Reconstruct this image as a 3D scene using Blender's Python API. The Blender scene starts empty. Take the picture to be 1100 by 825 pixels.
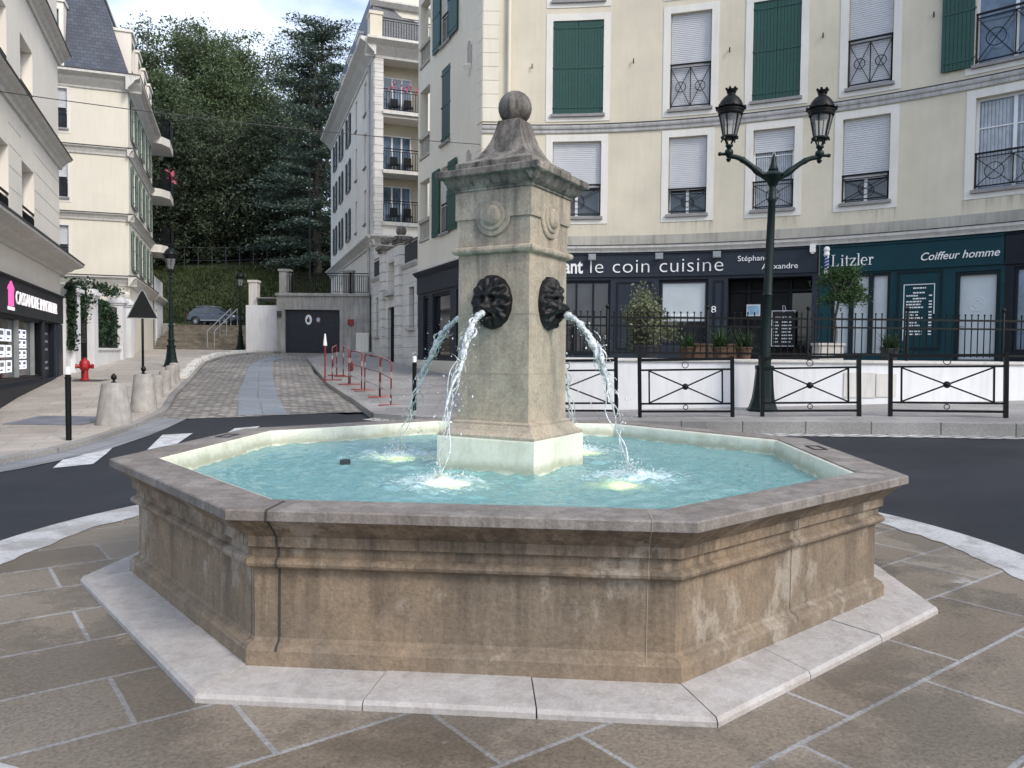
import bpy, bmesh, math, random
from math import sin, cos, pi, radians, hypot, atan2, sqrt, degrees
from mathutils import Vector, Matrix, noise as mn
V = Vector
random.seed(7)
scene = bpy.context.scene
COL = scene.collection
FC = (-.037, 6.166)          # centre of the fountain, the round place is laid out about it

# ------------------------------------------------------------------ terrain
def itp(x, pts):
    if x <= pts[0][0]: return pts[0][1]
    for (a, b), (c, d) in zip(pts, pts[1:]):
        if x <= c: return b + (d - b) * (x - a) / (c - a)
    return pts[-1][1]
GY = [(-20,0),(12,0),(14.9,.1),(16.6,.2),(18.7,.38),(20.1,.46),(22.8,.61),(28.7,.94),(40,1.6),(46,1.65),(60,1.7)]
HX = [(-3,0),(3.4,.2),(8,.36),(14,.5)]
def sst(a, b, x):
    t = min(1, max(0, (x-a)/(b-a))); return t*t*(3-2*t)
def Z(x, y):
    R = hypot(x-FC[0], y-FC[1])
    z = itp(y, GY) + itp(x, HX)
    return z*sst(4.4, 8, R) if R < 8 else z

# ------------------------------------------------------------------ mesh builder
class MB:
    def __init__(s): s.v = []; s.f = []
    def add(s, vs, fs):
        o = len(s.v); s.v += [tuple(p) for p in vs]; s.f += [tuple(i+o for i in q) for q in fs]
    def box(s, x0, y0, z0, x1, y1, z1):
        s.add([(x0,y0,z0),(x1,y0,z0),(x1,y1,z0),(x0,y1,z0),(x0,y0,z1),(x1,y0,z1),(x1,y1,z1),(x0,y1,z1)],
              [(3,2,1,0),(4,5,6,7),(0,1,5,4),(1,2,6,5),(2,3,7,6),(3,0,4,7)])
    def hexa(s, P):
        s.add(P, [(3,2,1,0),(4,5,6,7),(0,1,5,4),(1,2,6,5),(2,3,7,6),(3,0,4,7)])
    def bar(s, p, q, w=.03, h=None, up=(0,0,1)):
        p = V(p); q = V(q); h = h or w; d = (q-p)
        if d.length < 1e-6: return
        d.normalize(); u = V(up)
        if abs(d.dot(u)) > .98: u = V((0,1,0)) if abs(d.y) < .9 else V((1,0,0))
        a = d.cross(u).normalized(); b = a.cross(d).normalized()
        a *= w/2; b *= h/2
        s.hexa([p-a-b, p+a-b, q+a-b, q-a-b, p-a+b, p+a+b, q+a+b, q-a+b])
    def tube(s, pts, rad, n=8, cap=True):
        pts = [V(p) for p in pts]; m = len(pts)
        if not hasattr(rad, '__len__'): rad = [rad]*m
        o = len(s.v); prev = None
        for i, p in enumerate(pts):
            t = (pts[min(i+1, m-1)] - pts[max(i-1, 0)])
            if t.length < 1e-9: t = V((0,0,1))
            t.normalize()
            if prev is None:
                u = V((0,0,1)) if abs(t.z) < .9 else V((1,0,0))
                a = t.cross(u).normalized()
            else:
                a = (prev - t*prev.dot(t))
                a = a.normalized() if a.length > 1e-6 else t.orthogonal().normalized()
            prev = a; b = t.cross(a)
            for k in range(n):
                w = 2*pi*k/n
                s.v.append(tuple(p + (a*cos(w) + b*sin(w))*rad[i]))
        for i in range(m-1):
            for k in range(n):
                k2 = (k+1) % n
                s.f.append((o+i*n+k, o+i*n+k2, o+(i+1)*n+k2, o+(i+1)*n+k))
        if cap:
            s.f.append(tuple(o+k for k in range(n))[::-1]); s.f.append(tuple(o+(m-1)*n+k for k in range(n)))
    def lathe(s, prof, n=24, c=(0,0,0), rot=0., cap=True):
        """prof: (radius, z); vertex k sits at angle rot + 2 pi k/n measured from -Y towards +X"""
        o = len(s.v); m = len(prof)
        for r, z in prof:
            for k in range(n):
                w = rot + 2*pi*k/n
                s.v.append((c[0]+r*sin(w), c[1]-r*cos(w), c[2]+z))
        for i in range(m-1):
            for k in range(n):
                k2 = (k+1) % n
                s.f.append((o+i*n+k, o+i*n+k2, o+(i+1)*n+k2, o+(i+1)*n+k))
        if cap:
            s.f.append(tuple(o+k for k in range(n))[::-1]); s.f.append(tuple(o+(m-1)*n+k for k in range(n)))
    def sphere(s, c, r, n=16, m=10, sz=1.):
        s.lathe([(max(1e-4, r*sin(pi*i/m)), -r*cos(pi*i/m)*sz) for i in range(m+1)], n, c, cap=False)
    def prism(s, poly, z0, z1):
        n = len(poly)
        s.add([(x,y,z0) for x,y in poly]+[(x,y,z1) for x,y in poly],
              [tuple(range(n))[::-1], tuple(range(n,2*n))]+[(i,(i+1)%n,n+(i+1)%n,n+i) for i in range(n)])
    def ring(s, c, r, w, ax_u, ax_v, n=20, t=6):
        c = V(c); u = V(ax_u); v = V(ax_v)
        pts = [c + u*(r*cos(2*pi*k/n)) + v*(r*sin(2*pi*k/n)) for k in range(n+1)]
        s.tube(pts, w, t, cap=False)
    def grid(s, rows):
        nu = len(rows[0]); o = len(s.v)
        for r in rows: s.v += [tuple(p) for p in r]
        for j in range(len(rows)-1):
            for i in range(nu-1):
                a = o+j*nu+i; s.f.append((a, a+1, a+nu+1, a+nu))

def mesh(name, mb, mat, off=(0,0,0), smooth=False):
    me = bpy.data.meshes.new(name)
    me.from_pydata([(x-off[0], y-off[1], z-off[2]) for x,y,z in mb.v], [], mb.f)
    for m in (mat if isinstance(mat, (list,tuple)) else [mat]): me.materials.append(m)
    if smooth:
        me.polygons.foreach_set('use_smooth', [True]*len(me.polygons))
        if smooth is not True:
            try: me.set_sharp_from_angle(angle=radians(smooth))
            except Exception: pass
    me.update()
    return me
def wloc(o):
    p = V((0,0,0))
    while o: p += o.location; o = o.parent
    return p
def part(name, mb, mat, parent=None, smooth=False, label=None):
    """mesh given in world coordinates (or in its thing's own coordinates when the thing stands at 0)"""
    off = wloc(parent) if parent else (0,0,0)
    o = bpy.data.objects.new(name, mesh(name, mb, mat, off, smooth)); COL.objects.link(o)
    if parent: o.parent = parent
    if label: o['label'] = label
    return o
def recalc(o):
    bm = bmesh.new(); bm.from_mesh(o.data); bmesh.ops.recalc_face_normals(bm, faces=bm.faces); bm.to_mesh(o.data); bm.free(); return o
def lpart(name, mb, mat, parent, smooth=False, label=None):
    """mesh given in local coordinates of its thing"""
    o = bpy.data.objects.new(name, mesh(name, mb, mat, (0,0,0), smooth)); COL.objects.link(o); o.parent = parent
    if label: o['label'] = label
    return o
def thing(name, label, cat, loc=(0,0,0), rz=0, group=None):
    o = bpy.data.objects.new(name, None); COL.objects.link(o); o.empty_display_size = .2
    o.location = loc; o.rotation_euler = (0,0,rz); o['label'] = label; o['category'] = cat
    if group: o['group'] = group
    return o
def tag(o, label, cat, group=None, kind=None):
    o['label'] = label; o['category'] = cat
    if group: o['group'] = group
    if kind: o['kind'] = kind
    return o
def struct(name, mb, mat, smooth=False, kind='structure', label=None):
    o = part(name, mb, mat, None, smooth); o['kind'] = kind
    o['label'] = label or name.replace('_',' '); o['category'] = name.replace('_',' ')
    return o
def dup(root, loc, rz=None, label=None, scale=None):
    r = root.copy(); COL.objects.link(r); r.location = loc
    if rz is not None: r.rotation_euler = (0,0,rz)
    if scale: r.scale = scale if hasattr(scale,'__len__') else (scale,)*3
    if label: r['label'] = label
    for ch in list(root.children):
        c = ch.copy(); COL.objects.link(c); c.parent = r
        for g in list(ch.children):
            d = g.copy(); COL.objects.link(d); d.parent = c
    return r

# ------------------------------------------------------------------ surfaces that walls are laid out on: s along, z up, d towards the street
class Flat:
    def __init__(self, p, q):
        self.p = V((p[0],p[1],0)); d = V((q[0]-p[0], q[1]-p[1], 0)); self.L = d.length; self.t = d.normalized()
        self.n = V((self.t.y, -self.t.x, 0)); self.seg = 1e9
    def pt(self, s, z, d=0.): return self.p + self.t*s + self.n*d + V((0,0,z))
class Arc:
    def __init__(self, c, R): self.c = c; self.R = R; self.seg = .45
    def pt(self, s, z, d=0.):
        a = s/self.R; r = self.R-d
        return V((self.c[0]+r*sin(a), self.c[1]+r*cos(a), z))
def sbox(mb, S, s0, s1, z0, z1, d0, d1):
    if s1 < s0: s0, s1 = s1, s0
    n = max(1, int(math.ceil((s1-s0)/S.seg))); o = len(mb.v)
    for i in range(n+1):
        s = s0+(s1-s0)*i/n
        for z, d in ((z0,d1),(z0,d0),(z1,d0),(z1,d1)): mb.v.append(tuple(S.pt(s,z,d)))
    for i in range(n):
        for k in range(4):
            k2 = (k+1)%4
            mb.f.append((o+4*i+k, o+4*i+k2, o+4*i+4+k2, o+4*i+4+k))
    mb.f.append((o,o+3,o+2,o+1)); e = o+4*n; mb.f.append((e,e+1,e+2,e+3))
def sframe(mb, S, s0, s1, z0, z1, w, d0, d1, bottom=True):
    sbox(mb,S,s0,s0+w,z0,z1,d0,d1); sbox(mb,S,s1-w,s1,z0,z1,d0,d1)
    sbox(mb,S,s0+w,s1-w,z1-w,z1,d0,d1)
    if bottom: sbox(mb,S,s0+w,s1-w,z0,z0+w,d0,d1)
def sprofile(mb, S, s0, s1, prof, caps=True):
    """sweep a (d,z) polyline along the surface"""
    n = max(1, int(math.ceil((s1-s0)/S.seg))); o = len(mb.v); m = len(prof)
    for i in range(n+1):
        s = s0+(s1-s0)*i/n
        for d, z in prof: mb.v.append(tuple(S.pt(s,z,d)))
    for i in range(n):
        for k in range(m-1):
            mb.f.append((o+m*i+k, o+m*i+k+1, o+m*i+m+k+1, o+m*i+m+k))
    if caps:
        mb.f.append(tuple(o+k for k in range(m))[::-1]); mb.f.append(tuple(o+m*n+k for k in range(m)))
def swall(mb, S, s0, s1, z0, z1, holes, depth=.25):
    """wall face at d=0 with rectangular holes and their reveals running back to -depth"""
    cs = sorted({s0,s1}|{h[0] for h in holes}|{h[1] for h in holes}); cs = [c for c in cs if s0-1e-6 <= c <= s1+1e-6]
    cz = sorted({z0,z1}|{h[2] for h in holes}|{h[3] for h in holes}); cz = [c for c in cz if z0-1e-6 <= c <= z1+1e-6]
    ss = []
    for a, b in zip(cs, cs[1:]):
        n = max(1, int(math.ceil((b-a)/S.seg))); ss += [a+(b-a)*i/n for i in range(n)]
    ss.append(cs[-1])
    for a, b in zip(ss, ss[1:]):
        for c, d in zip(cz, cz[1:]):
            ms, mz = (a+b)/2, (c+d)/2
            if any(h[0] < ms < h[1] and h[2] < mz < h[3] for h in holes): continue
            mb.add([S.pt(a,c), S.pt(b,c), S.pt(b,d), S.pt(a,d)], [(0,1,2,3)])
    for h in holes:
        n = max(1, int(math.ceil((h[1]-h[0])/S.seg)))
        for i in range(n):
            a = h[0]+(h[1]-h[0])*i/n; b = h[0]+(h[1]-h[0])*(i+1)/n
            for zz, fl in ((h[2],1),(h[3],0)):
                q = [S.pt(a,zz), S.pt(b,zz), S.pt(b,zz,-depth), S.pt(a,zz,-depth)]
                mb.add(q, [(0,3,2,1) if not fl else (0,1,2,3)])
        for sx in (h[0],h[1]):
            mb.add([S.pt(sx,h[2]), S.pt(sx,h[3]), S.pt(sx,h[3],-depth), S.pt(sx,h[2],-depth)], [(0,1,2,3)])
def sbar(mb, S, a, b, w, d): mb.bar(S.pt(a[0],a[1],d), S.pt(b[0],b[1],d), w)
def sring(mb, S, s, z, r, w, d, n=16):
    mb.tube([S.pt(s+r*cos(2*pi*k/n), z+r*sin(2*pi*k/n), d) for k in range(n+1)], w, 5, cap=False)

# ------------------------------------------------------------------ lettering
def text_mb(txt, size=1., extrude=.01, offset=0., shear=0., spacing=1.):
    cu = bpy.data.curves.new('t','FONT'); cu.body = txt; cu.size = size; cu.extrude = extrude; cu.offset = offset
    cu.shear = shear; cu.space_character = spacing; cu.resolution_u = 4
    o = bpy.data.objects.new('t', cu); COL.objects.link(o)
    bpy.context.view_layer.update()
    me = bpy.data.meshes.new_from_object(o.evaluated_get(bpy.context.evaluated_depsgraph_get()))
    mb = MB(); mb.add([v.co[:] for v in me.vertices], [tuple(p.vertices) for p in me.polygons])
    bpy.data.objects.remove(o); bpy.data.curves.remove(cu); bpy.data.meshes.remove(me)
    return mb
def fit_text(txt, S, s0, s1, zb, height, d, **kw):
    """text whose baseline runs from s0 to s1 at height zb, cap height about `height`"""
    t = text_mb(txt, **kw)
    xs = [v[0] for v in t.v]; ys = [v[1] for v in t.v]; x0, x1 = min(xs), max(xs)
    cap = .72*kw.get('size',1.)
    k = height/cap; kx = (s1-s0)/(x1-x0)
    zz = [v[2] for v in t.v]; zm = min(zz)
    t.v = [tuple(S.pt(s0+(v[0]-x0)*kx, zb+v[1]*k, d+(v[2]-zm))) for v in t.v]
    return t
# ------------------------------------------------------------------ materials
class NT:
    def __init__(s, name):
        s.m = bpy.data.materials.new(name); s.m.use_nodes = True; s.t = s.m.node_tree
        s.b = s.t.nodes['Principled BSDF']; s.out = s.t.nodes['Material Output']
    def n(s, typ, **kw):
        x = s.t.nodes.new(typ)
        for k, v in kw.items():
            if k.startswith('i_'):
                x.inputs[k[2:].replace('_',' ')].default_value = v
            else: setattr(x, k, v)
        return x
    def l(s, a, b): s.t.links.new(a, b)
    def co(s, kind='Object', scale=(1,1,1), rot=(0,0,0)):
        tc = s.n('ShaderNodeTexCoord'); mp = s.n('ShaderNodeMapping')
        mp.inputs['Scale'].default_value = scale; mp.inputs['Rotation'].default_value = rot
        s.l(tc.outputs[kind], mp.inputs['Vector']); return mp.outputs['Vector']
    def noise(s, vec, scale, detail=5, rough=.6):
        x = s.n('ShaderNodeTexNoise'); x.inputs['Scale'].default_value = scale; x.inputs['Detail'].default_value = detail
        x.inputs['Roughness'].default_value = rough; s.l(vec, x.inputs['Vector']); return x.outputs['Fac']
    def ramp(s, fac, stops):
        r = s.n('ShaderNodeValToRGB'); e = r.color_ramp.elements
        while len(e) < len(stops): e.new(.5)
        for el, (p, c) in zip(e, stops):
            el.position = p; el.color = (c[0],c[1],c[2],1) if hasattr(c,'__len__') else (c,c,c,1)
        s.l(fac, r.inputs['Fac']); return r.outputs['Color']
    def mix(s, fac, a, b, mode='MIX'):
        x = s.n('ShaderNodeMix', data_type='RGBA', blend_type=mode)
        for val, i in ((fac,0),(a,6),(b,7)):
            if hasattr(val,'is_output'): s.l(val, x.inputs[i])
            elif hasattr(val,'__len__'): x.inputs[i].default_value = (val[0],val[1],val[2],1)
            else: x.inputs[i].default_value = val
        return x.outputs[2]
    def math(s, op, a, b=None):
        x = s.n('ShaderNodeMath', operation=op)
        for val, i in ((a,0),(b,1)):
            if val is None: continue
            if hasattr(val,'is_output'): s.l(val, x.inputs[i])
            else: x.inputs[i].default_value = val
        return x.outputs[0]
    def bump(s, h, strength=.3, dist=.01, prev=None):
        x = s.n('ShaderNodeBump'); x.inputs['Strength'].default_value = strength; x.inputs['Distance'].default_value = dist
        s.l(h, x.inputs['Height'])
        if prev: s.l(prev, x.inputs['Normal'])
        return x.outputs['Normal']
    def base(s, c):
        if hasattr(c,'is_output'): s.l(c, s.b.inputs['Base Color'])
        else: s.b.inputs['Base Color'].default_value = (c[0],c[1],c[2],1)
    def rough(s, r):
        if hasattr(r,'is_output'): s.l(r, s.b.inputs['Roughness'])
        else: s.b.inputs['Roughness'].default_value = r
    def norm(s, n): s.l(n, s.b.inputs['Normal'])
def sc(c, k): return tuple(min(1, x*k) for x in c)
def simple(name, c, rough=.6, metal=0., var=.12, nscale=6., bump=0., bscale=60., bdist=.004, streak=0., c2=None, kind='Object', spec=None):
    t = NT(name); v = t.co(kind)
    f = t.noise(v, nscale)
    col = t.ramp(f, [(.3, sc(c,1-var)), (.7, sc(c,1+var) if c2 is None else c2)])
    if streak:
        vs = t.co(kind, (5,5,.5)); g = t.ramp(t.noise(vs, 1.6, 6), [(.45, 1.), (.72, 1-streak)])
        col = t.mix(1., col, g, 'MULTIPLY')
    t.base(col); t.rough(rough); t.b.inputs['Metallic'].default_value = metal
    if spec is not None: t.b.inputs['Specular IOR Level'].default_value = spec
    if bump: t.norm(t.bump(t.noise(v, bscale, 6, .7), bump, bdist))
    return t.m
def emit(name, c, strength):
    t = NT(name); t.base(c); t.b.inputs['Emission Color'].default_value = (*c,1); t.b.inputs['Emission Strength'].default_value = strength
    t.rough(.5); return t.m
def glass(name, tint=(.03,.04,.05), rough=.04):
    t = NT(name); v = t.co()
    t.base(t.ramp(t.noise(v, 1.3), [(.35, sc(tint,.6)), (.7, sc(tint,1.6))])); t.rough(rough); t.b.inputs['IOR'].default_value = 1.5
    t.b.inputs['Specular IOR Level'].default_value = .8
    t.norm(t.bump(t.noise(v, 1.1, 2), .08, .02))
    return t.m
def clearglass(name):
    t = NT(name); tr = t.n('ShaderNodeBsdfTransparent'); gl = t.n('ShaderNodeBsdfGlossy'); gl.inputs['Roughness'].default_value = .05
    df = t.n('ShaderNodeBsdfDiffuse'); df.inputs['Color'].default_value = (.7,.72,.74,1)
    fr = t.n('ShaderNodeFresnel'); fr.inputs['IOR'].default_value = 1.45
    m1 = t.n('ShaderNodeMixShader'); m1.inputs[0].default_value = .22; t.l(tr.outputs[0], m1.inputs[1]); t.l(df.outputs[0], m1.inputs[2])
    m2 = t.n('ShaderNodeMixShader'); t.l(fr.outputs[0], m2.inputs[0]); t.l(m1.outputs[0], m2.inputs[1]); t.l(gl.outputs[0], m2.inputs[2])
    t.l(m2.outputs[0], t.out.inputs['Surface']); return t.m

def old_stone(name, warm, grey, pale, dark=(.10,.085,.065), dirty=.6, drip=None, palemix=.55, soft=1.):
    """weathered limestone: two tones, pale lime patches, run-off streaks, pits; drip = heights (z0,z1) between which streaks thin out downwards"""
    t = NT(name); v = t.co()
    big = t.noise(v, 1.3, 6, .62); med = t.noise(v, 8, 6, .7); fine = t.noise(v, 48, 6, .75)
    col = t.mix(t.ramp(big, [(.40,0),(.60,1)]), warm, grey)
    col = t.mix(1., col, t.ramp(med, [(.28,1-.34*soft),(.5,1.),(.72,1+.28*soft)]), 'MULTIPLY')
    vs = t.co('Object', (5.5,5.5,.42))
    st = t.ramp(t.noise(vs, 1.5, 9, .68), [(.47,0),(.60,1)])
    st2 = t.ramp(t.noise(t.co('Object', (13,13,1.1)), 1.5, 6, .6), [(.50,0),(.66,1)])
    st = t.math('MINIMUM', t.math('ADD', t.math('MULTIPLY', st, .75), t.math('MULTIPLY', st2, .4)), 1.)
    if drip:
        tc = t.n('ShaderNodeTexCoord'); sp = t.n('ShaderNodeSeparateXYZ'); t.l(tc.outputs['Object'], sp.inputs[0])
        mr = t.n('ShaderNodeMapRange'); mr.inputs[1].default_value = drip[0]; mr.inputs[2].default_value = drip[1]; mr.inputs[3].default_value = .25; mr.inputs[4].default_value = 1.
        t.l(sp.outputs[2], mr.inputs[0]); st = t.math('MULTIPLY', st, mr.outputs[0])
    col = t.mix(t.math('MULTIPLY', st, dirty), col, dark)
    v3 = t.co('Object', (1.5,1.5,.9), (0.3,.2,.5))
    pf = t.ramp(t.noise(v3, 1.45, 10, .66), [(.555,0),(.61,1)])
    col = t.mix(t.math('MULTIPLY', pf, palemix), col, pale)
    col = t.mix(1., col, t.ramp(fine, [(.30,1-.38*soft),(.5,1.),(.70,1+.32*soft)]), 'MULTIPLY')
    vo = t.n('ShaderNodeTexVoronoi'); vo.inputs['Scale'].default_value = 70; t.l(v, vo.inputs['Vector'])
    pits = t.ramp(vo.outputs['Distance'], [(.06,0),(.22,1)])
    msk = t.ramp(t.noise(v, 5, 3), [(.48,1),(.58,0)])
    pits = t.math('MAXIMUM', pits, msk)
    col = t.mix(1., col, t.ramp(pits, [(0,1-.55*soft),(1,1.)]), 'MULTIPLY')
    t.base(col); t.rough(t.ramp(st, [(0,.88),(1,.6)])); t.b.inputs['Specular IOR Level'].default_value = .35
    nn = t.bump(pits, .35, .006); nn = t.bump(fine, .7, .006, nn); nn = t.bump(med, .4, .02, nn); t.norm(nn)
    return t.m

M = {}
M['basin'] = old_stone('basin_limestone', (.265,.198,.135), (.215,.172,.128), (.44,.395,.33), (.07,.053,.04), .9, (.10,.75), .5, .7)
M['rim'] = old_stone('rim_brown_marble', (.215,.186,.164), (.265,.24,.218), (.35,.325,.30), (.11,.093,.082), .6, None, .4, .7)
M['pillar'] = old_stone('pillar_limestone', (.445,.375,.285), (.365,.325,.262), (.53,.475,.39), (.12,.108,.09), .75, (1.2,2.9), .4, .7)
M['captop'] = old_stone('lichened_stone', (.285,.258,.222), (.16,.146,.13), (.48,.43,.375), (.034,.029,.027), .95, None, .7)
M['slab'] = old_stone('pale_step_stone', (.47,.435,.41), (.43,.405,.39), (.53,.505,.49), (.20,.165,.13), .30, None, .4, .32)
M['joint'] = simple('dark_joint', (.05,.045,.04), .9, bump=.5)
M['jointpale'] = simple('pale_mortar', (.33,.28,.22), .9, bump=.5)
M['iron'] = simple('black_cast_iron', (.004,.004,.0045), .42, .0, spec=.3, var=.4, nscale=20, bump=.5, bscale=45, bdist=.006)
M['black'] = simple('black_paint', (.005,.006,.0065), .45, var=.3, spec=.22)
M['green_iron'] = simple('dark_green_paint', (.005,.014,.013), .42, spec=.25, var=.3, nscale=12, bump=.15, bscale=50)
M['teal'] = simple('teal_paint', (.002,.036,.049), .5, var=.12, nscale=3, spec=.25)
M['tealdark'] = simple('dark_teal_paint', (.002,.012,.018), .5, var=.15, spec=.25)
M['navy'] = simple('blue_grey_paint', (.024,.031,.044), .55, var=.12, nscale=3, spec=.25)
M['navydark'] = simple('dark_navy_paint', (.007,.010,.018), .5, var=.2, spec=.25)
M['inside'] = simple('dark_interior', (.015,.017,.02), .8, var=.5, nscale=1.2)
M['white'] = simple('white_paint', (.80,.80,.79), .55, var=.04, nscale=4)
M['pvc'] = simple('white_window_plastic', (.78,.79,.80), .4, var=.03)
M['blackm'] = M['black']
M['cream'] = simple('cream_render', (.665,.61,.49), .9, var=.085, nscale=.8, bump=.12, bscale=90, bdist=.004, streak=.05)
M['cream2'] = simple('pale_cream_render', (.73,.69,.59), .9, var=.05, nscale=.5, bump=.1, bscale=80, streak=.06)
M['creamgrey'] = simple('greyish_render', (.80,.75,.67), .9, var=.05, nscale=.5, bump=.1, bscale=80, streak=.06)
M['stone3'] = simple('pale_warm_render', (.80,.755,.68), .9, var=.06, nscale=.5, bump=.1, bscale=80, streak=.08)
def mk_rain():
    t = NT('rain_stain'); tc = t.n('ShaderNodeTexCoord'); sp = t.n('ShaderNodeSeparateXYZ'); t.l(tc.outputs['Generated'], sp.inputs[0])
    s = t.ramp(t.noise(t.co('Object', (7,7,.35)), 1.7, 8, .65), [(.46,0),(.68,1)]); fd = t.math('POWER', sp.outputs[2], 1.6)
    b = t.ramp(t.noise(t.co('Object', (1,1,.6)), 1.1, 4), [(.35,.2),(.7,1)])
    tr = t.n('ShaderNodeBsdfTransparent'); df = t.n('ShaderNodeBsdfDiffuse'); df.inputs['Color'].default_value = (.20,.175,.135,1)
    ms = t.n('ShaderNodeMixShader'); t.l(t.math('MULTIPLY', t.math('MULTIPLY', s, fd), t.math('MULTIPLY', b, .5)), ms.inputs[0]); t.l(tr.outputs[0], ms.inputs[1]); t.l(df.outputs[0], ms.inputs[2])
    t.l(ms.outputs[0], t.out.inputs['Surface']); return t.m
M['rain'] = mk_rain()
M['surround'] = simple('white_render_band', (.76,.74,.69), .85, var=.05, nscale=1.2, streak=.08)
M['corn'] = simple('cornice_grey', (.50,.49,.48), .7, var=.12, nscale=2, streak=.35)
M['cornpale'] = simple('cornice_pale', (.66,.64,.60), .8, var=.07, nscale=1.5, streak=.2)
M['lead'] = simple('lead_flashing', (.035,.037,.042), .5, var=.3)
M['stain'] = simple('stained_render', (.44,.42,.37), .9, var=.15, nscale=1.1, streak=.3)
M['silltone'] = simple('grey_sill', (.27,.26,.26), .7, var=.15, nscale=5)
M['shutter'] = simple('green_shutter_paint', (.008,.060,.046), .5, var=.12, nscale=4)
M['shutterblue'] = simple('blue_grey_shutter_paint', (.05,.075,.09), .5, var=.15)
M['shutterpale'] = simple('grey_green_shutter_paint', (.13,.20,.18), .5, var=.15)
M['blind'] = simple('roller_blind_white', (.62,.63,.66), .5, var=.05, nscale=2)
M['curtain'] = simple('net_curtain', (.45,.48,.52), .9, var=.2, nscale=5)
M['glass'] = glass('window_glass', (.05,.06,.075))
M['skyglass'] = glass('bright_window_glass', (.12,.17,.24), .03)
M['shopglass'] = glass('shop_glass', (.02,.022,.026))
M['frost'] = simple('frosted_glass', (.50,.55,.58), .25, var=.08, nscale=1.5)
M['lampglass'] = clearglass('lamp_glass')
M['papers'] = emit('lit_paper', (.85,.9,1.), .5)
M['letters'] = emit('lit_letters', (.95,.9,.94), .25)
M['pink'] = emit('pink_plastic', (.9,.12,.42), .5)
M['lettering'] = simple('white_lettering', (.82,.83,.84), .5, var=.02)
M['ink'] = simple('grey_ink', (.25,.27,.3), .8)
M['concrete'] = simple('bollard_concrete', (.36,.34,.315), .85, var=.2, nscale=5, bump=.4, bscale=30, streak=.25)
M['wallconc'] = simple('stained_concrete', (.33,.325,.31), .9, var=.22, nscale=1.3, bump=.3, bscale=20, streak=.4)
M['whitewall'] = simple('white_wall_render', (.74,.745,.76), .85, var=.05, nscale=1., bump=.1, bscale=60, streak=.10)
M['red'] = simple('red_paint', (.22,.022,.022), .45, var=.2, nscale=8)
M['hydrant'] = simple('hydrant_red', (.36,.02,.025), .45, var=.2, nscale=8)
M['redwhite'] = None
M['chrome'] = simple('bright_metal', (.5,.5,.5), .3, .8)
M['greymetal'] = simple('grey_metal', (.3,.32,.33), .45, .4)
M['car'] = simple('car_grey_paint', (.10,.115,.14), .3, .3, var=.05)
M['tyre'] = simple('tyre_rubber', (.015,.015,.016), .8)
M['carglass'] = glass('car_glass', (.05,.06,.07), .05)
M['stepstone'] = simple('mossy_step_stone', (.21,.185,.15), .9, var=.35, nscale=2.2, bump=.5, bscale=20, streak=0, c2=(.33,.30,.25))
M['garagedoor'] = simple('garage_door_navy', (.012,.016,.026), .5, var=.2)
M['bark'] = simple('bark', (.13,.115,.095), .95, var=.35, nscale=6, bump=.8, bscale=20, bdist=.02)
def mk_zebra():
    t = NT('worn_road_paint'); v = t.co(); w = t.ramp(t.noise(v, 5, 10, .75), [(.40,0),(.56,1)]); f = t.noise(v, 80, 5, .75)
    c = t.mix(t.math('MULTIPLY', w, .55), (.72,.73,.74), (.22,.22,.23)); c = t.mix(1., c, t.ramp(f,[(.3,.72),(.6,1.08)]), 'MULTIPLY')
    t.base(c); t.rough(.7); t.norm(t.bump(f,.5,.006)); return t.m
M['zebra'] = mk_zebra()
M['pinkflower'] = simple('pink_petals', (.42,.09,.14), .7, var=.3, nscale=30)
M['terracotta'] = simple('terracotta', (.13,.075,.05), .8, var=.2)
M['planter'] = simple('pale_planter', (.55,.52,.48), .8, var=.08)
M['posterblue'] = simple('blue_poster', (.35,.55,.72), .5, var=.25, nscale=7)
M['cable'] = simple('cable', (.05,.05,.05), .7)
M['chimney'] = simple('pink_chimney', (.55,.40,.34), .9, var=.08)

def leafmat(name, a, b, trans=.25):
    t = NT(name); g = t.n('ShaderNodeNewGeometry')
    v = t.co(); big = t.noise(v, .35, 3)
    c = t.mix(g.outputs['Random Per Island'], a, b)
    c = t.mix(1., c, t.ramp(big, [(.3,.7),(.7,1.25)]), 'MULTIPLY')
    oi = t.n('ShaderNodeObjectInfo')
    c = t.mix(1., c, t.ramp(oi.outputs['Random'], [(0,.8),(1,1.15)]), 'MULTIPLY')
    t.base(c); t.rough(.55); t.b.inputs['Specular IOR Level'].default_value = .3
    tl = t.n('ShaderNodeBsdfTranslucent'); t.l(c, tl.inputs['Color'])
    ms = t.n('ShaderNodeMixShader'); ms.inputs[0].default_value = trans
    t.l(t.b.outputs[0], ms.inputs[1]); t.l(tl.outputs[0], ms.inputs[2]); t.l(ms.outputs[0], t.out.inputs['Surface'])
    return t.m
M['leaf'] = leafmat('tree_leaves', (.07,.112,.052), (.165,.215,.11))
M['leaf2'] = leafmat('tree_leaves_grey', (.078,.118,.066), (.18,.225,.13))
M['cedar'] = leafmat('cedar_needles', (.05,.08,.068), (.19,.25,.20), .1)
M['leafdark'] = leafmat('tree_leaves_painted_shade', (.035,.052,.03), (.095,.12,.07))  # canopy shade on the lower trees is put into this darker leaf colour
M['ivy'] = leafmat('ivy_leaves', (.012,.03,.016), (.045,.085,.04), .15)
M['olive'] = leafmat('shrub_leaves', (.09,.115,.06), (.30,.32,.20), .2)
M['plantgreen'] = leafmat('plant_leaves', (.025,.06,.02), (.075,.14,.05), .25)
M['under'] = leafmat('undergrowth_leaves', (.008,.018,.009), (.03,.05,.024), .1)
M['grassblade'] = leafmat('grass_blades', (.018,.032,.008), (.055,.072,.02), .25)

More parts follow.
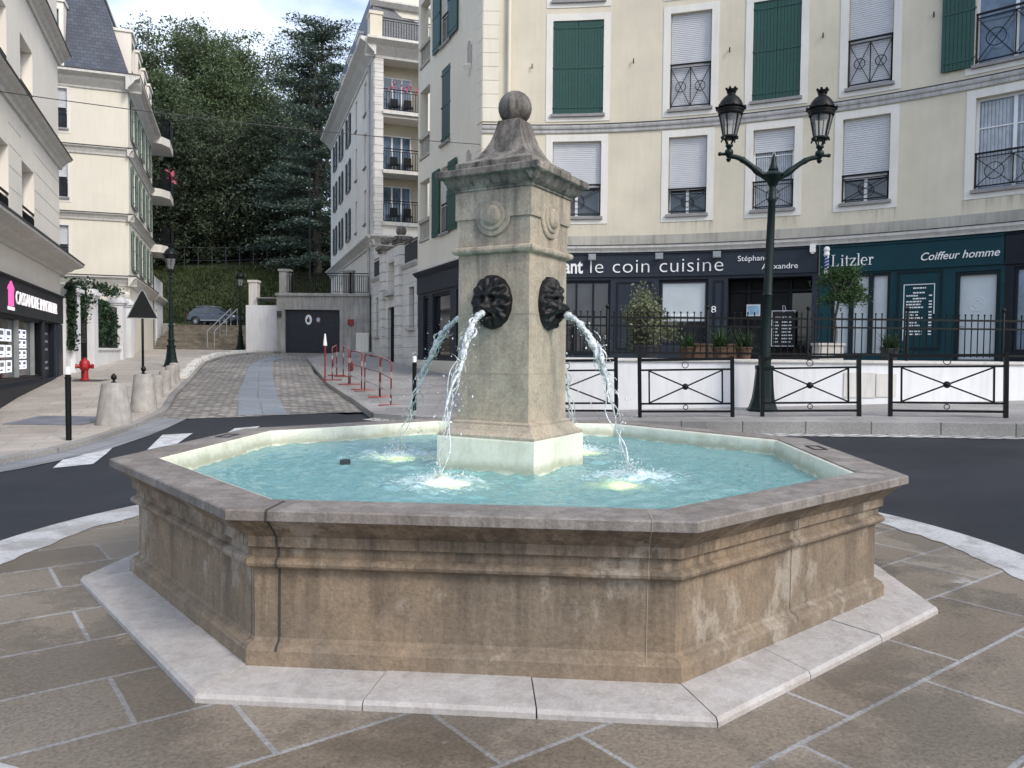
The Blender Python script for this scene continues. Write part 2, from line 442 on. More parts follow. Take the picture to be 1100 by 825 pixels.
def mk_asphalt():
    t = NT('asphalt'); v = t.co(); f = t.noise(v, 90, 4, .7); b = t.noise(v, .5, 5)
    c = t.mix(t.ramp(b,[(.35,0),(.7,1)]), (.016,.018,.023), (.034,.036,.042))
    c = t.mix(1., c, t.ramp(f,[(.3,.7),(.75,1.5)]), 'MULTIPLY'); t.base(c)
    t.rough(t.ramp(b,[(.3,.62),(.7,.85)])); t.norm(t.bump(f,.6,.008)); t.b.inputs['Specular IOR Level'].default_value = .3; return t.m
M['asphalt'] = mk_asphalt()
def mk_brick(name, c1, c2, mortar, size, bw, rh, rot=0., rough=(.6,.85), mort=.012, bump=.5, wet=0., offs=.5, spotted=.25, sq=1.):
    t = NT(name); v = t.co('Object', (1,1,1), (0,0,rot))
    vd = v
    if size:
        nz = t.n('ShaderNodeTexNoise'); nz.inputs['Scale'].default_value = 1.7; t.l(v, nz.inputs['Vector'])
        ad = t.n('ShaderNodeVectorMath', operation='SCALE'); ad.inputs['Scale'].default_value = size
        t.l(nz.outputs['Color'], ad.inputs[0]); a2 = t.n('ShaderNodeVectorMath', operation='ADD'); t.l(v, a2.inputs[0]); t.l(ad.outputs[0], a2.inputs[1]); vd = a2.outputs[0]
    br = t.n('ShaderNodeTexBrick'); br.inputs['Scale'].default_value = 1.; br.inputs['Brick Width'].default_value = bw; br.inputs['Row Height'].default_value = rh
    br.inputs['Mortar Size'].default_value = mort; br.inputs['Mortar Smooth'].default_value = .3; br.offset = offs
    br.inputs['Color1'].default_value = (*c1,1); br.inputs['Color2'].default_value = (*c2,1); br.inputs['Mortar'].default_value = (*mortar,1); br.inputs['Bias'].default_value = 0.
    t.l(vd, br.inputs['Vector'])
    big = t.noise(v, .55, 6); fine = t.noise(v, 55, 5, .75)
    c = t.mix(1., br.outputs['Color'], t.ramp(big,[(.3,1-spotted),(.7,1+spotted*.6)]), 'MULTIPLY')
    c = t.mix(1., c, t.ramp(fine,[(.3,.55),(.5,1.),(.7,1.4)]), 'MULTIPLY')
    r = t.ramp(big,[(.35,rough[0]),(.65,rough[1])])
    if wet:
        wv = t.co('Object', (1,1,1), (0,0,.4)); w = t.ramp(t.noise(wv, .75, 7, .6), [(.47,0),(.53,1)])
        # splashed zone: near the basin only
        g = t.n('ShaderNodeVectorMath', operation='DISTANCE'); tc = t.n('ShaderNodeTexCoord'); t.l(tc.outputs['Object'], g.inputs[0]); g.inputs[1].default_value = (FC[0],FC[1],0)
        near = t.ramp(t.math('DIVIDE', g.outputs['Value'], 5.), [(.60,1),(.80,0.35)])
        w = t.math('MULTIPLY', w, near)
        c = t.mix(t.math('MULTIPLY', w, wet), c, (.045,.038,.03)); r = t.mix(w, r, (.07,.07,.07))
        # dried lime splashes
        s2 = t.ramp(t.noise(t.co('Object',(1,1,1),(0,0,1.)), 1.5, 9, .62), [(.66,0),(.70,1)])
        c = t.mix(t.math('MULTIPLY', s2, .55), c, (.5,.5,.5))
    t.base(c); t.rough(r)
    nn = t.bump(br.outputs['Fac'], -bump, .02); nn = t.bump(fine, .45, .008, nn); t.norm(nn)
    return t.m
M['paving'] = mk_brick('island_paving', (.185,.148,.11), (.30,.255,.205), (.36,.355,.355), .012, 1.08, .593, radians(-37.), (.22,.5), .013, .3, .5, .37, .22)
def mk_border():
    t = NT('pale_border_stone'); v = t.co(); a = t.noise(v, 2.4, 9, .68); f = t.noise(v, 40, 6, .75)
    c = t.mix(t.ramp(a,[(.44,0),(.53,1)]), (.36,.35,.345), (.48,.475,.475)); c = t.mix(1., c, t.ramp(f,[(.3,.7),(.7,1.25)]), 'MULTIPLY')
    t.base(c); t.rough(t.ramp(a,[(.4,.35),(.6,.75)])); t.norm(t.bump(f,.5,.006)); return t.m
M['border'] = mk_border()
M['pavementL'] = mk_brick('pavement_slabs', (.50,.45,.40), (.41,.365,.32), (.22,.20,.185), .02, .9, .45, radians(-21), (.45,.75), .008, .3, 0, .5, .22)
M['pavementR'] = mk_brick('grey_pavement_slabs', (.34,.325,.315), (.27,.26,.255), (.15,.145,.14), .02, 1.1, .42, radians(0), (.5,.8), .01, .3, 0, .5, .25)
M['cobble'] = mk_brick('street_cobbles', (.18,.168,.155), (.38,.35,.315), (.085,.08,.072), .10, .24, .16, radians(-70+90), (.5,.75), .018, .9, 0, .5, .3)
M['gutter'] = mk_brick('gutter_stone', (.23,.24,.26), (.27,.275,.29), (.12,.12,.12), .02, .35, 1.2, radians(0), (.5,.75), .012, .4, 0, 0., .2)
M['channel'] = mk_brick('channel_slab', (.21,.235,.27), (.25,.27,.30), (.1,.1,.1), .0, 3., .62, radians(20), (.4,.65), .01, .3, 0, .3, .15)
M['kerb'] = mk_brick('kerb_stone', (.26,.25,.235), (.31,.30,.285), (.10,.095,.09), .0, 1.0, 3.0, 0, (.6,.85), .012, .4, 0, 0, .3)
M['ashlar'] = mk_brick('white_ashlar', (.62,.60,.56), (.66,.635,.59), (.43,.41,.38), 0, .9, .36, 0, (.8,.9), .012, .5)
def wallbrick(name, c1, c2, mortar, bw, rh, mort=.012, bump=.4, rough=.85, spotted=.12):
    """coursed pattern for upright walls: brick texture in (horizontal, z)"""
    t = NT(name); tc = t.n('ShaderNodeTexCoord'); sp = t.n('ShaderNodeSeparateXYZ'); t.l(tc.outputs['Object'], sp.inputs[0])
    h = t.math('ADD', t.math('MULTIPLY', sp.outputs[0], .94), t.math('MULTIPLY', sp.outputs[1], .83))
    cb = t.n('ShaderNodeCombineXYZ'); t.l(h, cb.inputs[0]); t.l(sp.outputs[2], cb.inputs[1])
    br = t.n('ShaderNodeTexBrick'); br.inputs['Scale'].default_value = 1.; br.inputs['Brick Width'].default_value = bw; br.inputs['Row Height'].default_value = rh
    br.inputs['Mortar Size'].default_value = mort; br.inputs['Color1'].default_value = (*c1,1); br.inputs['Color2'].default_value = (*c2,1); br.inputs['Mortar'].default_value = (*mortar,1)
    t.l(cb.outputs[0], br.inputs['Vector']); big = t.noise(tc.outputs['Object'], .9, 6)
    t.base(t.mix(1., br.outputs['Color'], t.ramp(big,[(.3,1-spotted),(.7,1+spotted)]), 'MULTIPLY')); t.rough(rough)
    t.norm(t.bump(br.outputs['Fac'], -bump, .02)); return t.m
M['ashlar'] = wallbrick('white_ashlar', (.62,.605,.57), (.67,.65,.61), (.40,.385,.36), 8., .42, .014, .5)
M['slate'] = wallbrick('blue_slate', (.045,.055,.08), (.075,.085,.11), (.025,.03,.045), .3, .16, .012, .6, .5, .2)
def mk_grass():
    t = NT('grass_ground'); v = t.co(); b = t.noise(v,.6,6); f = t.noise(v,14,5,.7)
    c = t.mix(t.ramp(b,[(.35,0),(.65,1)]), (.022,.033,.009), (.05,.06,.018)); c = t.mix(1.,c,t.ramp(f,[(.3,.5),(.7,1.4)]),'MULTIPLY')
    t.base(c); t.rough(.95); t.norm(t.bump(f,.9,.1)); return t.m
M['grass'] = mk_grass()
M['soil'] = simple('forest_floor', (.03,.03,.016), .95, var=.4, nscale=1.5, bump=.6, bscale=8, bdist=.05)
def mk_poolpaint():
    t = NT('pool_paint'); v = t.co(); s = t.ramp(t.noise(t.co('Object',(2.2,2.2,.8)), 2., 8, .6), [(.5,0),(.72,1)])
    c = t.mix(t.math('MULTIPLY',s,.5), (.80,.79,.66), (.44,.42,.28)); f = t.noise(v,30,5)
    tc = t.n('ShaderNodeTexCoord'); sp = t.n('ShaderNodeSeparateXYZ'); t.l(tc.outputs['Object'], sp.inputs[0])
    hz_ = t.math('ADD', sp.outputs[2], t.math('MULTIPLY', t.math('SUBTRACT', t.noise(v, 3.5, 7, .7), .5), .16))
    al = t.ramp(hz_, [(.705,0),(.725,1),(.745,1),(.80,0)])      # algae tide mark just above the water
    c = t.mix(t.math('MULTIPLY', al, .55), c, (.30,.29,.17))
    t.base(t.mix(1.,c,t.ramp(f,[(.3,.92),(.7,1.05)]),'MULTIPLY')); t.rough(.5); t.norm(t.bump(f,.2,.004)); return t.m
M['poolpaint'] = mk_poolpaint()
M['poolfloor'] = simple('aqua_pool_floor', (.46,.78,.86), .6, var=.05, nscale=3)
# ================================================================== FOUNTAIN
YAW = radians(-4.67)
OC = YAW + radians(22.5)                      # first vertex of the octagon (from -Y towards +X)
def oct_pt(r, k, z=0): w = OC + k*pi/4; return V((FC[0]+r*sin(w), FC[1]-r*cos(w), z))
fc3 = (FC[0], FC[1], 0)
fountain = thing('stone_fountain', 'octagonal stone fountain with a square ball-topped pillar and pale blue water', 'fountain', (FC[0],FC[1],0))
def oct_lathe(prof, cap=False, name='', mat=None, sub=6, label=None):
    mb = MB(); mb.lathe(prof, 8, fc3, OC, cap); return part(name, mb, mat, fountain, label=label)
body = [(2.745,.02),(2.745,.140),(2.739,.147),(2.734,.157),(2.715,.168),(2.698,.174),(2.69,.186),(2.685,.190),(2.685,.535),(2.70,.540),(2.722,.545),(2.736,.556),(2.740,.570),(2.734,.585),(2.715,.594),(2.700,.598),(2.700,.648),(2.727,.651),(2.727,.703),(2.735,.708),(2.75,.722),(2.775,.745),(2.805,.770),(2.835,.792),(2.842,.802),(2.842,.806)]
oct_lathe(body, False, 'basin_wall', M['basin'])
oct_lathe([(2.80,.803),(2.864,.803),(2.868,.807),(2.868,.850),(2.861,.857),(2.572,.857),(2.568,.853),(2.568,.80)], False, 'rim', M['rim'])
oct_lathe([(2.575,.80),(2.5675,.838),(2.562,.848),(2.552,.850),(2.542,.844),(2.535,.83),(2.53,.81),(2.515,.70),(2.50,.33)], False, 'lining', M['poolpaint'])
oct_lathe([(2.51,.33),(.2,.33)], False, 'pool_floor', M['poolfloor'])
# the step of pale slabs round the foot, three to a side
for k in range(8):
    for j in range(3):
        a, b = j/3, (j+1)/3
        g = .0035
        def P(r, t, z):
            p = oct_pt(r,k,0).lerp(oct_pt(r,k+1,0), t); p.z = z; return p
        dz = random.uniform(-.003,.003)
        inn, out = 2.70, 3.055
        mb = MB(); ga = g/ (2*out*sin(pi/8)); aa = a+ga; bb = b-ga
        ch = .014
        prof = [(inn,.004),(out,.004),(out,.042+dz-ch),(out-ch,.046+dz),(inn,.072+dz)]
        o = len(mb.v)
        for t in (aa,bb):
            for r,z in prof: mb.v.append(tuple(P(r,t,z)))
        n = len(prof)
        for i in range(n): mb.f.append((o+i, o+(i+1)%n, o+n+(i+1)%n, o+n+i))
        mb.f.append(tuple(o+i for i in range(n))[::-1]); mb.f.append(tuple(o+n+i for i in range(n)))
        recalc(part('base_slab', mb, M['slab'], fountain))
# open joints in the front wall
def joint(k, t, w, mat, label, prof, push=.003):
    mb = MB(); o = 0
    for sgn in (-1,1):
        for r, z in prof:
            e = (oct_pt(r,k+1)-oct_pt(r,k)).normalized(); p = oct_pt(r+push,k,0).lerp(oct_pt(r+push,k+1,0), .5)+e*((t-.5)*2*2.75*sin(pi/8)); wob = .0012*sin(z*23)+.0008*sin(z*61)
            q = p + e*(sgn*w/2+wob); mb.v.append((q.x,q.y,z))
    n = len(prof)
    for i in range(n-1): mb.f.append((i,i+1,n+i+1,n+i))
    part('joint', mb, mat, fountain, label=label)
full = body[1:] + [(2.866,.803),(2.869,.807),(2.869,.850),(2.862,.8595),(2.62,.8595)]
# side 7 runs from the left front corner to the right front corner
joint(7, .072, .013, M['joint'], 'dark open joint down the front of the basin', full)
joint(7, .925, .004, M['jointpale'], 'pale mortared joint near the right front corner', full)
for k in (0,6): joint(k, .97 if k==6 else .5, .004, M['joint'], None, body[1:], .002)
for k,t in ((1,.66),(5,.30)):
    a = oct_pt(2.72,k).lerp(oct_pt(2.72,k+1), t)
    e = (oct_pt(1,k+1)-oct_pt(1,k)).normalized(); n = V((e.y,-e.x,0))

    mb = MB()
    for sx in (-.12,.12): mb.bar(a+e*sx-n*.05+V((0,0,.861)), a+e*sx+n*.05+V((0,0,.861)), .012, .006)
    for sy in (-.05,.05): mb.bar(a-e*.12+n*sy+V((0,0,.861)), a+e*.12+n*sy+V((0,0,.861)), .012, .006)
    part('rim_hatch', mb, M['lead'], fountain)

# --- pillar
PR = radians(15.3); PC = (.004, 6.166, 0); q2 = sqrt(2)
def sq(prof, name, mat, cap=True, label=None):
    mb = MB(); mb.lathe([(h*q2,z) for h,z in prof], 4, PC, PR, cap); return part(name, mb, mat, fountain, label=label)
sq([(.43,.33),(.428,.955),(.418,.968)], 'pedestal', M['poolpaint'])
sq([(.425,.968),(.425,.985),(.418,.992),(.40,1.0),(.378,1.02),(.362,1.05),(.357,1.058),(.345,1.06),(.345,1.075),(.335,1.082),(.318,1.088)], 'pillar_base', M['pillar'])
sq([(.318,1.086),(.315,1.45),(.3135,1.452),(.315,1.455),(.314,1.905),(.3125,1.907),(.314,1.91),(.313,2.362)], 'pillar_shaft', M['pillar'])
sq([(.314,2.36),(.335,2.364),(.350,2.374),(.356,2.39),(.352,2.408),(.337,2.418),(.325,2.422)], 'moulding', M['pillar'])
sq([(.318,2.42),(.318,2.63),(.334,2.632),(.334,2.85)], 'frieze', M['pillar'])
sq([(.336,2.84),(.346,2.845),(.347,2.86),(.36,2.866),(.378,2.882),(.394,2.905),(.405,2.93),(.41,2.938),(.442,2.942),(.446,2.947),(.446,2.988),(.438,2.996),(.34,3.0)], 'cornice', M['captop'])
sq([(.335,2.998),(.335,3.062),(.328,3.07),(.285,3.085),(.24,3.112),(.20,3.155),(.168,3.205),(.14,3.265),(.118,3.335),(.102,3.40),(.097,3.428),(.09,3.432)], 'cap', M['captop'])
mb = MB(); mb.lathe([(.06,-.15),(.075,-.14),(.075,-.12)]+[(.133*sin(pi*i/14),-.133*cos(pi*i/14)) for i in range(2,15)], 28, (PC[0],PC[1],3.538))
part('finial', mb, M['captop'], fountain, smooth=40)
for z in (1.452,1.907):
    sq([(.3135,z-.0035),(.3165,z-.003),(.3165,z+.003),(.3135,z+.0035)], 'mortar_line', M['jointpale'], False)
def face(k):                                   # frame of pillar face k: centre, right, outward
    w = PR + (k-.5)*pi/2
    n = V((sin(w), -cos(w), 0)); r = V((cos(w), sin(w), 0)); return n, r
def gauss(x, y, cx, cy, sx, sy): return math.exp(-((x-cx)/sx)**2-((y-cy)/sy)**2)
def lion(x, y):
    r = hypot(x,y); th = atan2(y,x)
    h = .085*sqrt(max(0,1-r*r*.92))
    h += .016*sst(.42,.7,r)*(sin(13*th+5*r)+.6*sin(23*th-9*r))*(1-.4*sst(.85,1,r))
    h += .085*gauss(x,y,0,-.30,.27,.24) + .045*gauss(x,y,0,-.06,.12,.26) + .03*gauss(x,y,0,-.14,.15,.09)
    for s in (-1,1):
        h += .038*gauss(x,y,s*.27,.27,.2,.10) - .035*gauss(x,y,s*.25,.11,.10,.07) + .015*gauss(x,y,s*.25,.10,.045,.04)
        h += .03*gauss(x,y,s*.36,-.12,.14,.16) + .04*gauss(x,y,s*.52,.50,.13,.13) + .02*gauss(x,y,s*.14,-.26,.09,.09)
        h -= .02*gauss(x,y,s*.52,.50,.06,.06)
    h -= .075*gauss(x,y,0,-.46,.17,.075) ; h += .03*gauss(x,y,0,-.62,.14,.08)
    h += .02*gauss(x,y,0,.42,.12,.2)
    return h
def build_mask(k):
    n, r = face(k); c = V((PC[0],PC[1],1.995)) + n*.314
    mb = MB(); rows = []; NT_, NR = 84, 26
    for j in range(NR+1):
        q = max(.002, j/NR); row = []
        for i in range(NT_+1):
            th = 2*pi*i/NT_
            o = 1+.010*sin(15*th)+.008*sin(8*th+1)
            x, y = q*cos(th)*o, q*sin(th)*o
            h = lion(q*cos(th), q*sin(th)) if j < NR else -.004
            row.append(c + r*(x*.172) + V((0,0,y*.207)) + n*(h*.82+.012 if j<NR else -.004))
        rows.append(row)
    mb.grid(rows); m = part('lion_mask', mb, M['iron'], fountain, smooth=True)
    mb = MB(); p = c + V((0,0,-.09))
    mb.tube([p+n*.04, p+n*.115, p+n*.13], [.024,.024,.028], 12); part('spout', mb, M['iron'], m, smooth=40)
    return p + n*.13
mouths = [build_mask(k) for k in range(4)]
for k in range(4):
    n, r = face(k); c = V((PC[0],PC[1],2.645)) + n*.319
    mb = MB()
    def disc(rad, d0, d1, bev=.008, cz=0.):
        pr = [(rad,d0),(rad,d1-bev),(rad-bev,d1),(.0005,d1)]
        o = len(mb.v); N = 32
        for rr, dd in pr:
            for i in range(N):
                a = 2*pi*i/N; mb.v.append(tuple(c + r*(rr*cos(a)) + V((0,0,cz+rr*sin(a))) + n*dd))
        for i in range(len(pr)-1):
            for j in range(N): mb.f.append((o+i*N+j, o+i*N+(j+1)%N, o+(i+1)*N+(j+1)%N, o+(i+1)*N+j))
    disc(.155,0,.017); disc(.112,0.01,.030); disc(.092,.02,.022,.002)
    o = len(mb.v); N = 28; rows=[]
    for i in range(7):
        a = (pi/2)*i/6
        rows.append([c + r*(.078*cos(a)*cos(2*pi*j/N)) + V((0,0,.078*cos(a)*sin(2*pi*j/N))) + n*(.03+.03*sin(a)) for j in range(N+1)])
    mb.grid(rows)
    part('rosette', mb, M['pillar'], fountain, smooth=35)
# lamps on the pool floor
for x, y in ((-.97,6.5),(-.42,5.22),(.66,6.95),(.74,5.25)):
    mb = MB(); mb.lathe([(.12,.0),(.12,.05),(.105,.06)], 16, (x,y,.57)); mb.tube([(x,y,.33),(x,y,.58)],.03,8); lm = part('pool_lamp', mb, M['chrome'], fountain)
    mb = MB(); mb.lathe([(.075,.060),(.075,.064)], 16, (x,y,.57)); part('lens', mb, emit('lamp_lens', (1.,.60,.16), 40.) if 'lens' not in M else M['lens'], lm)
    if 'lens' not in M: M['lens'] = bpy.data.materials['lamp_lens']
mb = MB(); mb.lathe([(.04,.68),(.045,.735),(.04,.748),(.0,.748)], 4, (-1.33,6.15,0), .5); part('water_float', mb, M['lead'], fountain)

# --- water surface
land = []
G = 9.81; ZW = .712
for k, (m, d) in enumerate(zip(mouths, (.56,.58,.8,.70))):
    n, r = face(k); land.append(V((m.x,m.y,0)) + n*d)
def chop(x, y):
    p = V((x,y,0)); a = 0
    a += .010*mn.noise(V((x*3.1,y*3.6,1.)))+ .020*mn.noise(V((x*7.3+3,y*8.1,2.))) + .019*mn.noise(V((x*15.1,y*17.3,5.)))
    nb = 0
    for q in land:
        dd = hypot(x-q.x,y-q.y); nb += math.exp(-(dd/.55)**2)
        a += .011*math.exp(-dd*1.5)*sin(dd*26+2*mn.noise(V((x*4,y*4,9))))
        a += .03*math.exp(-(dd/.17)**2)*(mn.noise(V((x*20,y*20,3)))+.3)
    return a*(.6+.8*min(1,nb))
mb = MB(); NA, NRr = 224, 92; rows = []
apo = cos(pi/8)
for j in range(NRr+1):
    row = []
    for i in range(NA+1):
        th = 2*pi*i/NA
        loc = (th-OC) % (pi/4) - pi/8
        Rm = 2.525*apo/cos(loc)
        rr = .30 + (Rm-.30)*j/NRr
        x = FC[0]+rr*sin(th); y = FC[1]-rr*cos(th)
        row.append((x,y,ZW+chop(x,y)))
    rows.append(row)
mb.grid(rows)
def mk_water():
    """clear, slightly milky water: light goes straight through, the sky lies on the ripples"""
    t = NT('fountain_water'); v = t.co()
    tr = t.n('ShaderNodeBsdfRefraction'); tr.inputs['Color'].default_value = (.74,.97,1.,1); tr.inputs['IOR'].default_value = 1.33; tr.inputs['Roughness'].default_value = .02
    mk = t.n('ShaderNodeBsdfDiffuse'); mk.inputs['Color'].default_value = (.44,.97,.95,1)
    gl = t.n('ShaderNodeBsdfGlossy'); gl.inputs['Roughness'].default_value = .06
    nrm = t.bump(t.noise(t.co('Object',(1,1.35,1)), 13, 6, .68), .9, .02); t.l(nrm, gl.inputs['Normal']); t.l(nrm, tr.inputs['Normal'])
    fr = t.n('ShaderNodeFresnel'); fr.inputs['IOR'].default_value = 1.33; t.l(nrm, fr.inputs['Normal'])
    m0 = t.n('ShaderNodeMixShader'); m0.inputs[0].default_value = .50; t.l(tr.outputs[0], m0.inputs[1])
    tl = t.n('ShaderNodeBsdfTranslucent'); tl.inputs['Color'].default_value = (.50,.95,.96,1); mm = t.n('ShaderNodeMixShader'); mm.inputs[0].default_value = .35
    t.l(mk.outputs[0], mm.inputs[1]); t.l(tl.outputs[0], mm.inputs[2]); t.l(mm.outputs[0], m0.inputs[2])
    m1 = t.n('ShaderNodeMixShader'); t.l(t.math('MINIMUM', fr.outputs[0], .48), m1.inputs[0]); t.l(m0.outputs[0], m1.inputs[1]); t.l(gl.outputs[0], m1.inputs[2])
    # broken, aerated water round each landing point has its own white colour
    acc = None
    for q in land:
        g = t.n('ShaderNodeVectorMath', operation='DISTANCE'); t.l(t.n('ShaderNodeTexCoord').outputs['Object'], g.inputs[0]); g.inputs[1].default_value = (q.x,q.y,ZW)
        m = t.ramp(g.outputs['Value'], [(.03,.30),(.60,.0)])
        acc = m if acc is None else t.math('MAXIMUM', acc, m)
    f = t.math('ADD', t.noise(t.co('Object',(1,1.9,1)), 16, 10, .78), acc)
    f = t.ramp(f, [(.64,0),(.80,1)])
    df = t.n('ShaderNodeBsdfDiffuse'); df.inputs['Color'].default_value = (.80,.91,.95,1)
    ms = t.n('ShaderNodeMixShader'); t.l(t.math('MULTIPLY', f, .7), ms.inputs[0]); t.l(m1.outputs[0], ms.inputs[1]); t.l(df.outputs[0], ms.inputs[2])
    t.l(ms.outputs[0], t.out.inputs['Surface']); return t.m
M['water'] = mk_water()
struct('water', mb, M['water'], True, label='pale turquoise rippling water in the basin')

# --- the four jets
def mk_jet():
    t = NT('jet_water'); v = t.co()
    tr = t.n('ShaderNodeBsdfTransparent'); tr.inputs['Color'].default_value = (.90,.95,.97,1)
    gl = t.n('ShaderNodeBsdfGlossy'); gl.inputs['Roughness'].default_value = .06
    df = t.n('ShaderNodeBsdfDiffuse'); df.inputs['Color'].default_value = (.82,.86,.88,1)
    nrm = t.bump(t.noise(v, 38, 4, .7), .7, .01)
    fr = t.n('ShaderNodeFresnel'); fr.inputs['IOR'].default_value = 1.6; t.l(nrm, fr.inputs['Normal']); t.l(nrm, gl.inputs['Normal'])
    m1 = t.n('ShaderNodeMixShader'); t.l(t.ramp(t.noise(v, 24, 6, .7), [(.38,.32),(.58,.90)]), m1.inputs[0]); t.l(tr.outputs[0], m1.inputs[1]); t.l(df.outputs[0], m1.inputs[2])
    m2 = t.n('ShaderNodeMixShader'); t.l(t.math('MULTIPLY', fr.outputs[0], 1.3), m2.inputs[0]); t.l(m1.outputs[0], m2.inputs[1]); t.l(gl.outputs[0], m2.inputs[2])
    t.l(m2.outputs[0], t.out.inputs['Surface']); return t.m
M['jet'] = mk_jet()
def jet(k, dist, label, seed):
    rnd = random.Random(seed); n, r = face(k); p0 = mouths[k]
    T = sqrt(2*(p0.z-ZW)/G); vx = dist/T
    mb = MB()
    def pos(t): return p0 + n*(vx*t) + V((0,0,-.5*G*t*t))
    def strand(amp, rad, t0, t1, ph, N=46):
        pts = []; rr = []
        for i in range(N+1):
            u = t0+(t1-t0)*i/N; t = T*u; p = pos(t)
            w = amp*sst(.02,.45,u)
            p = p + r*(w*mn.noise(V((ph,u*7,0)))*1.6) + n*(w*mn.noise(V((ph+9,u*7,3)))*1.8) + V((0,0,w*.5*mn.noise(V((ph+4,u*9,7)))))
            pts.append(p)
            q = rad*(.75+1.5*abs(mn.noise(V((ph*3,u*13,5)))))*(1.0 if u < .55 else 1-.55*sst(.55,1,u))
            e = min(1, (u-t0)/.05+.4)*min(1, (t1-u)/.05+.15); rr.append(max(.0015, q*e))
        o = len(mb.v); mb.tube(pts, rr, 10)
        for i in range(o, len(mb.v)):
            x,y,z = mb.v[i]; d = .007*sst(0,.12,(p0.z-z)/1.2)
            mb.v[i] = (x+d*mn.noise(V((x*60,y*60,z*45))), y+d*mn.noise(V((x*60+7,y*60,z*45))), z+d*mn.noise(V((x*60,y*60+5,z*45))))
    strand(.010,.021,0,.55,seed+.1); strand(.028,.013,.02,.66,seed+2.3); strand(.045,.009,.06,.85,seed+5.7); strand(.06,.0065,.12,1.02,seed+8.2); strand(.075,.005,.25,1.,seed+11.2); strand(.06,.004,.3,1.,seed+14.2)
    for i in range(15):                                        # ragged side splinters
        u = rnd.uniform(.2,.85); strand(.085,rnd.uniform(.002,.0045),u,u+rnd.uniform(.04,.11),seed+20+i*1.7,10)
    for i in range(150):
        u = rnd.uniform(.12,1.02)**.8; s = .012+.075*u
        p = pos(T*u) + r*rnd.gauss(0,s) + n*rnd.gauss(0,s) + V((0,0,rnd.gauss(0,s)))
        if p.z > ZW+.01: mb.sphere(p, rnd.choice((.002,.0025,.003,.004,.005,.007)), 6, 4, rnd.uniform(.9,1.7))
    q = p0 + n*dist
    for i in range(170):                                        # splash crown where it lands
        a = rnd.uniform(0,2*pi); d = abs(rnd.gauss(0,.13)); h = abs(rnd.gauss(0,.06))*max(.2,1-d/.35)
        mb.sphere((q.x+d*cos(a), q.y+d*sin(a), ZW+.015+h), rnd.choice((.002,.003,.004,.005,.008)), 6, 4, rnd.uniform(.7,1.4))
    o = part('water_jet', mb, M['jet'], None, smooth=True); tag(o, label, 'water jet', 'jets falling from the lion masks')
jet(0, .56, 'jet of water falling from the black lion mask on the pillar\'s broad front face', 3)
jet(1, .58, 'jet of water arcing out from the lion mask on the pillar\'s narrow right-hand side', 11)
jet(2, .80, 'jet of water behind the pillar, mostly hidden by its right edge', 23)
jet(3, .70, 'jet of water flying out past the pillar\'s left edge, its mask hidden', 31)
# ================================================================== GROUND
def lerp(a,b,t): return a+(b-a)*t
def resample(pts, n):
    """n+1 points along a polyline by index parameter"""
    out = []; m = len(pts)-1
    for i in range(n+1):
        u = i/n*m; k = min(m-1,int(u)); f = u-k
        out.append(tuple(lerp(pts[k][j],pts[k+1][j],f) for j in range(len(pts[0]))))
    return out
def ribbon(A, B, n, m, off0, off1=None):
    """sheet between polylines A and B draped on the terrain; off may be a number or a list per point"""
    A2 = resample(A,n); B2 = resample(B,n); off1 = off0 if off1 is None else off1
    rows = []
    for i in range(n+1):
        row = []
        for j in range(m+1):
            f = j/m; x = lerp(A2[i][0],B2[i][0],f); y = lerp(A2[i][1],B2[i][1],f)
            k = lerp(A2[i][2] if len(A2[i])>2 else off0, B2[i][2] if len(B2[i])>2 else off1, f)
            row.append((x,y,Z(x,y)+k))
        rows.append(row)
    mb = MB(); mb.grid(rows); return mb
# one base sheet to the horizon
xs = [-600,-300,-150,-80,-50]+[-40+2*i for i in range(31)]+[30,50,80,150,300,600]
ys = [-300,-100,-40,-20]+[-10+2*i for i in range(29)]+[52,60,70,90,130,200,400,900]
mb = MB(); mb.grid([[(x,y,Z(x,y)-.07) for x in xs] for y in ys]); struct('ground', mb, M['asphalt'], True, label='dark ground under the streets')
# island
mb = MB(); rows = []
for r in [0,.8,1.6,2.4,2.8,3.2,3.55,3.82]:
    rows.append([(FC[0]+r*sin(2*pi*i/96), FC[1]-r*cos(2*pi*i/96), .004 if r else .004) for i in range(97)])
mb.grid(rows); struct('island_paving', mb, M['paving'], label='brown paving slabs round the fountain')
mb = MB(); rows = []
for r, z in ((3.80,.008),(4.20,.008),(4.24,.002),(4.245,-.06)):
    rows.append([(FC[0]+(r-(.09*abs(mn.noise(V((i%256*.11,3.3,0))))+.05*mn.noise(V((i%256*.5,1.3,0))) if r < 3.9 else 0))*sin(2*pi*i/256), FC[1]-(r-(.09*abs(mn.noise(V((i%256*.11,3.3,0))))+.05*mn.noise(V((i%256*.5,1.3,0))) if r < 3.9 else 0))*cos(2*pi*i/256), z) for i in range(257)])
mb.grid(rows); struct('island_kerb', mb, M['border'], label='pale worn stone border of the island')
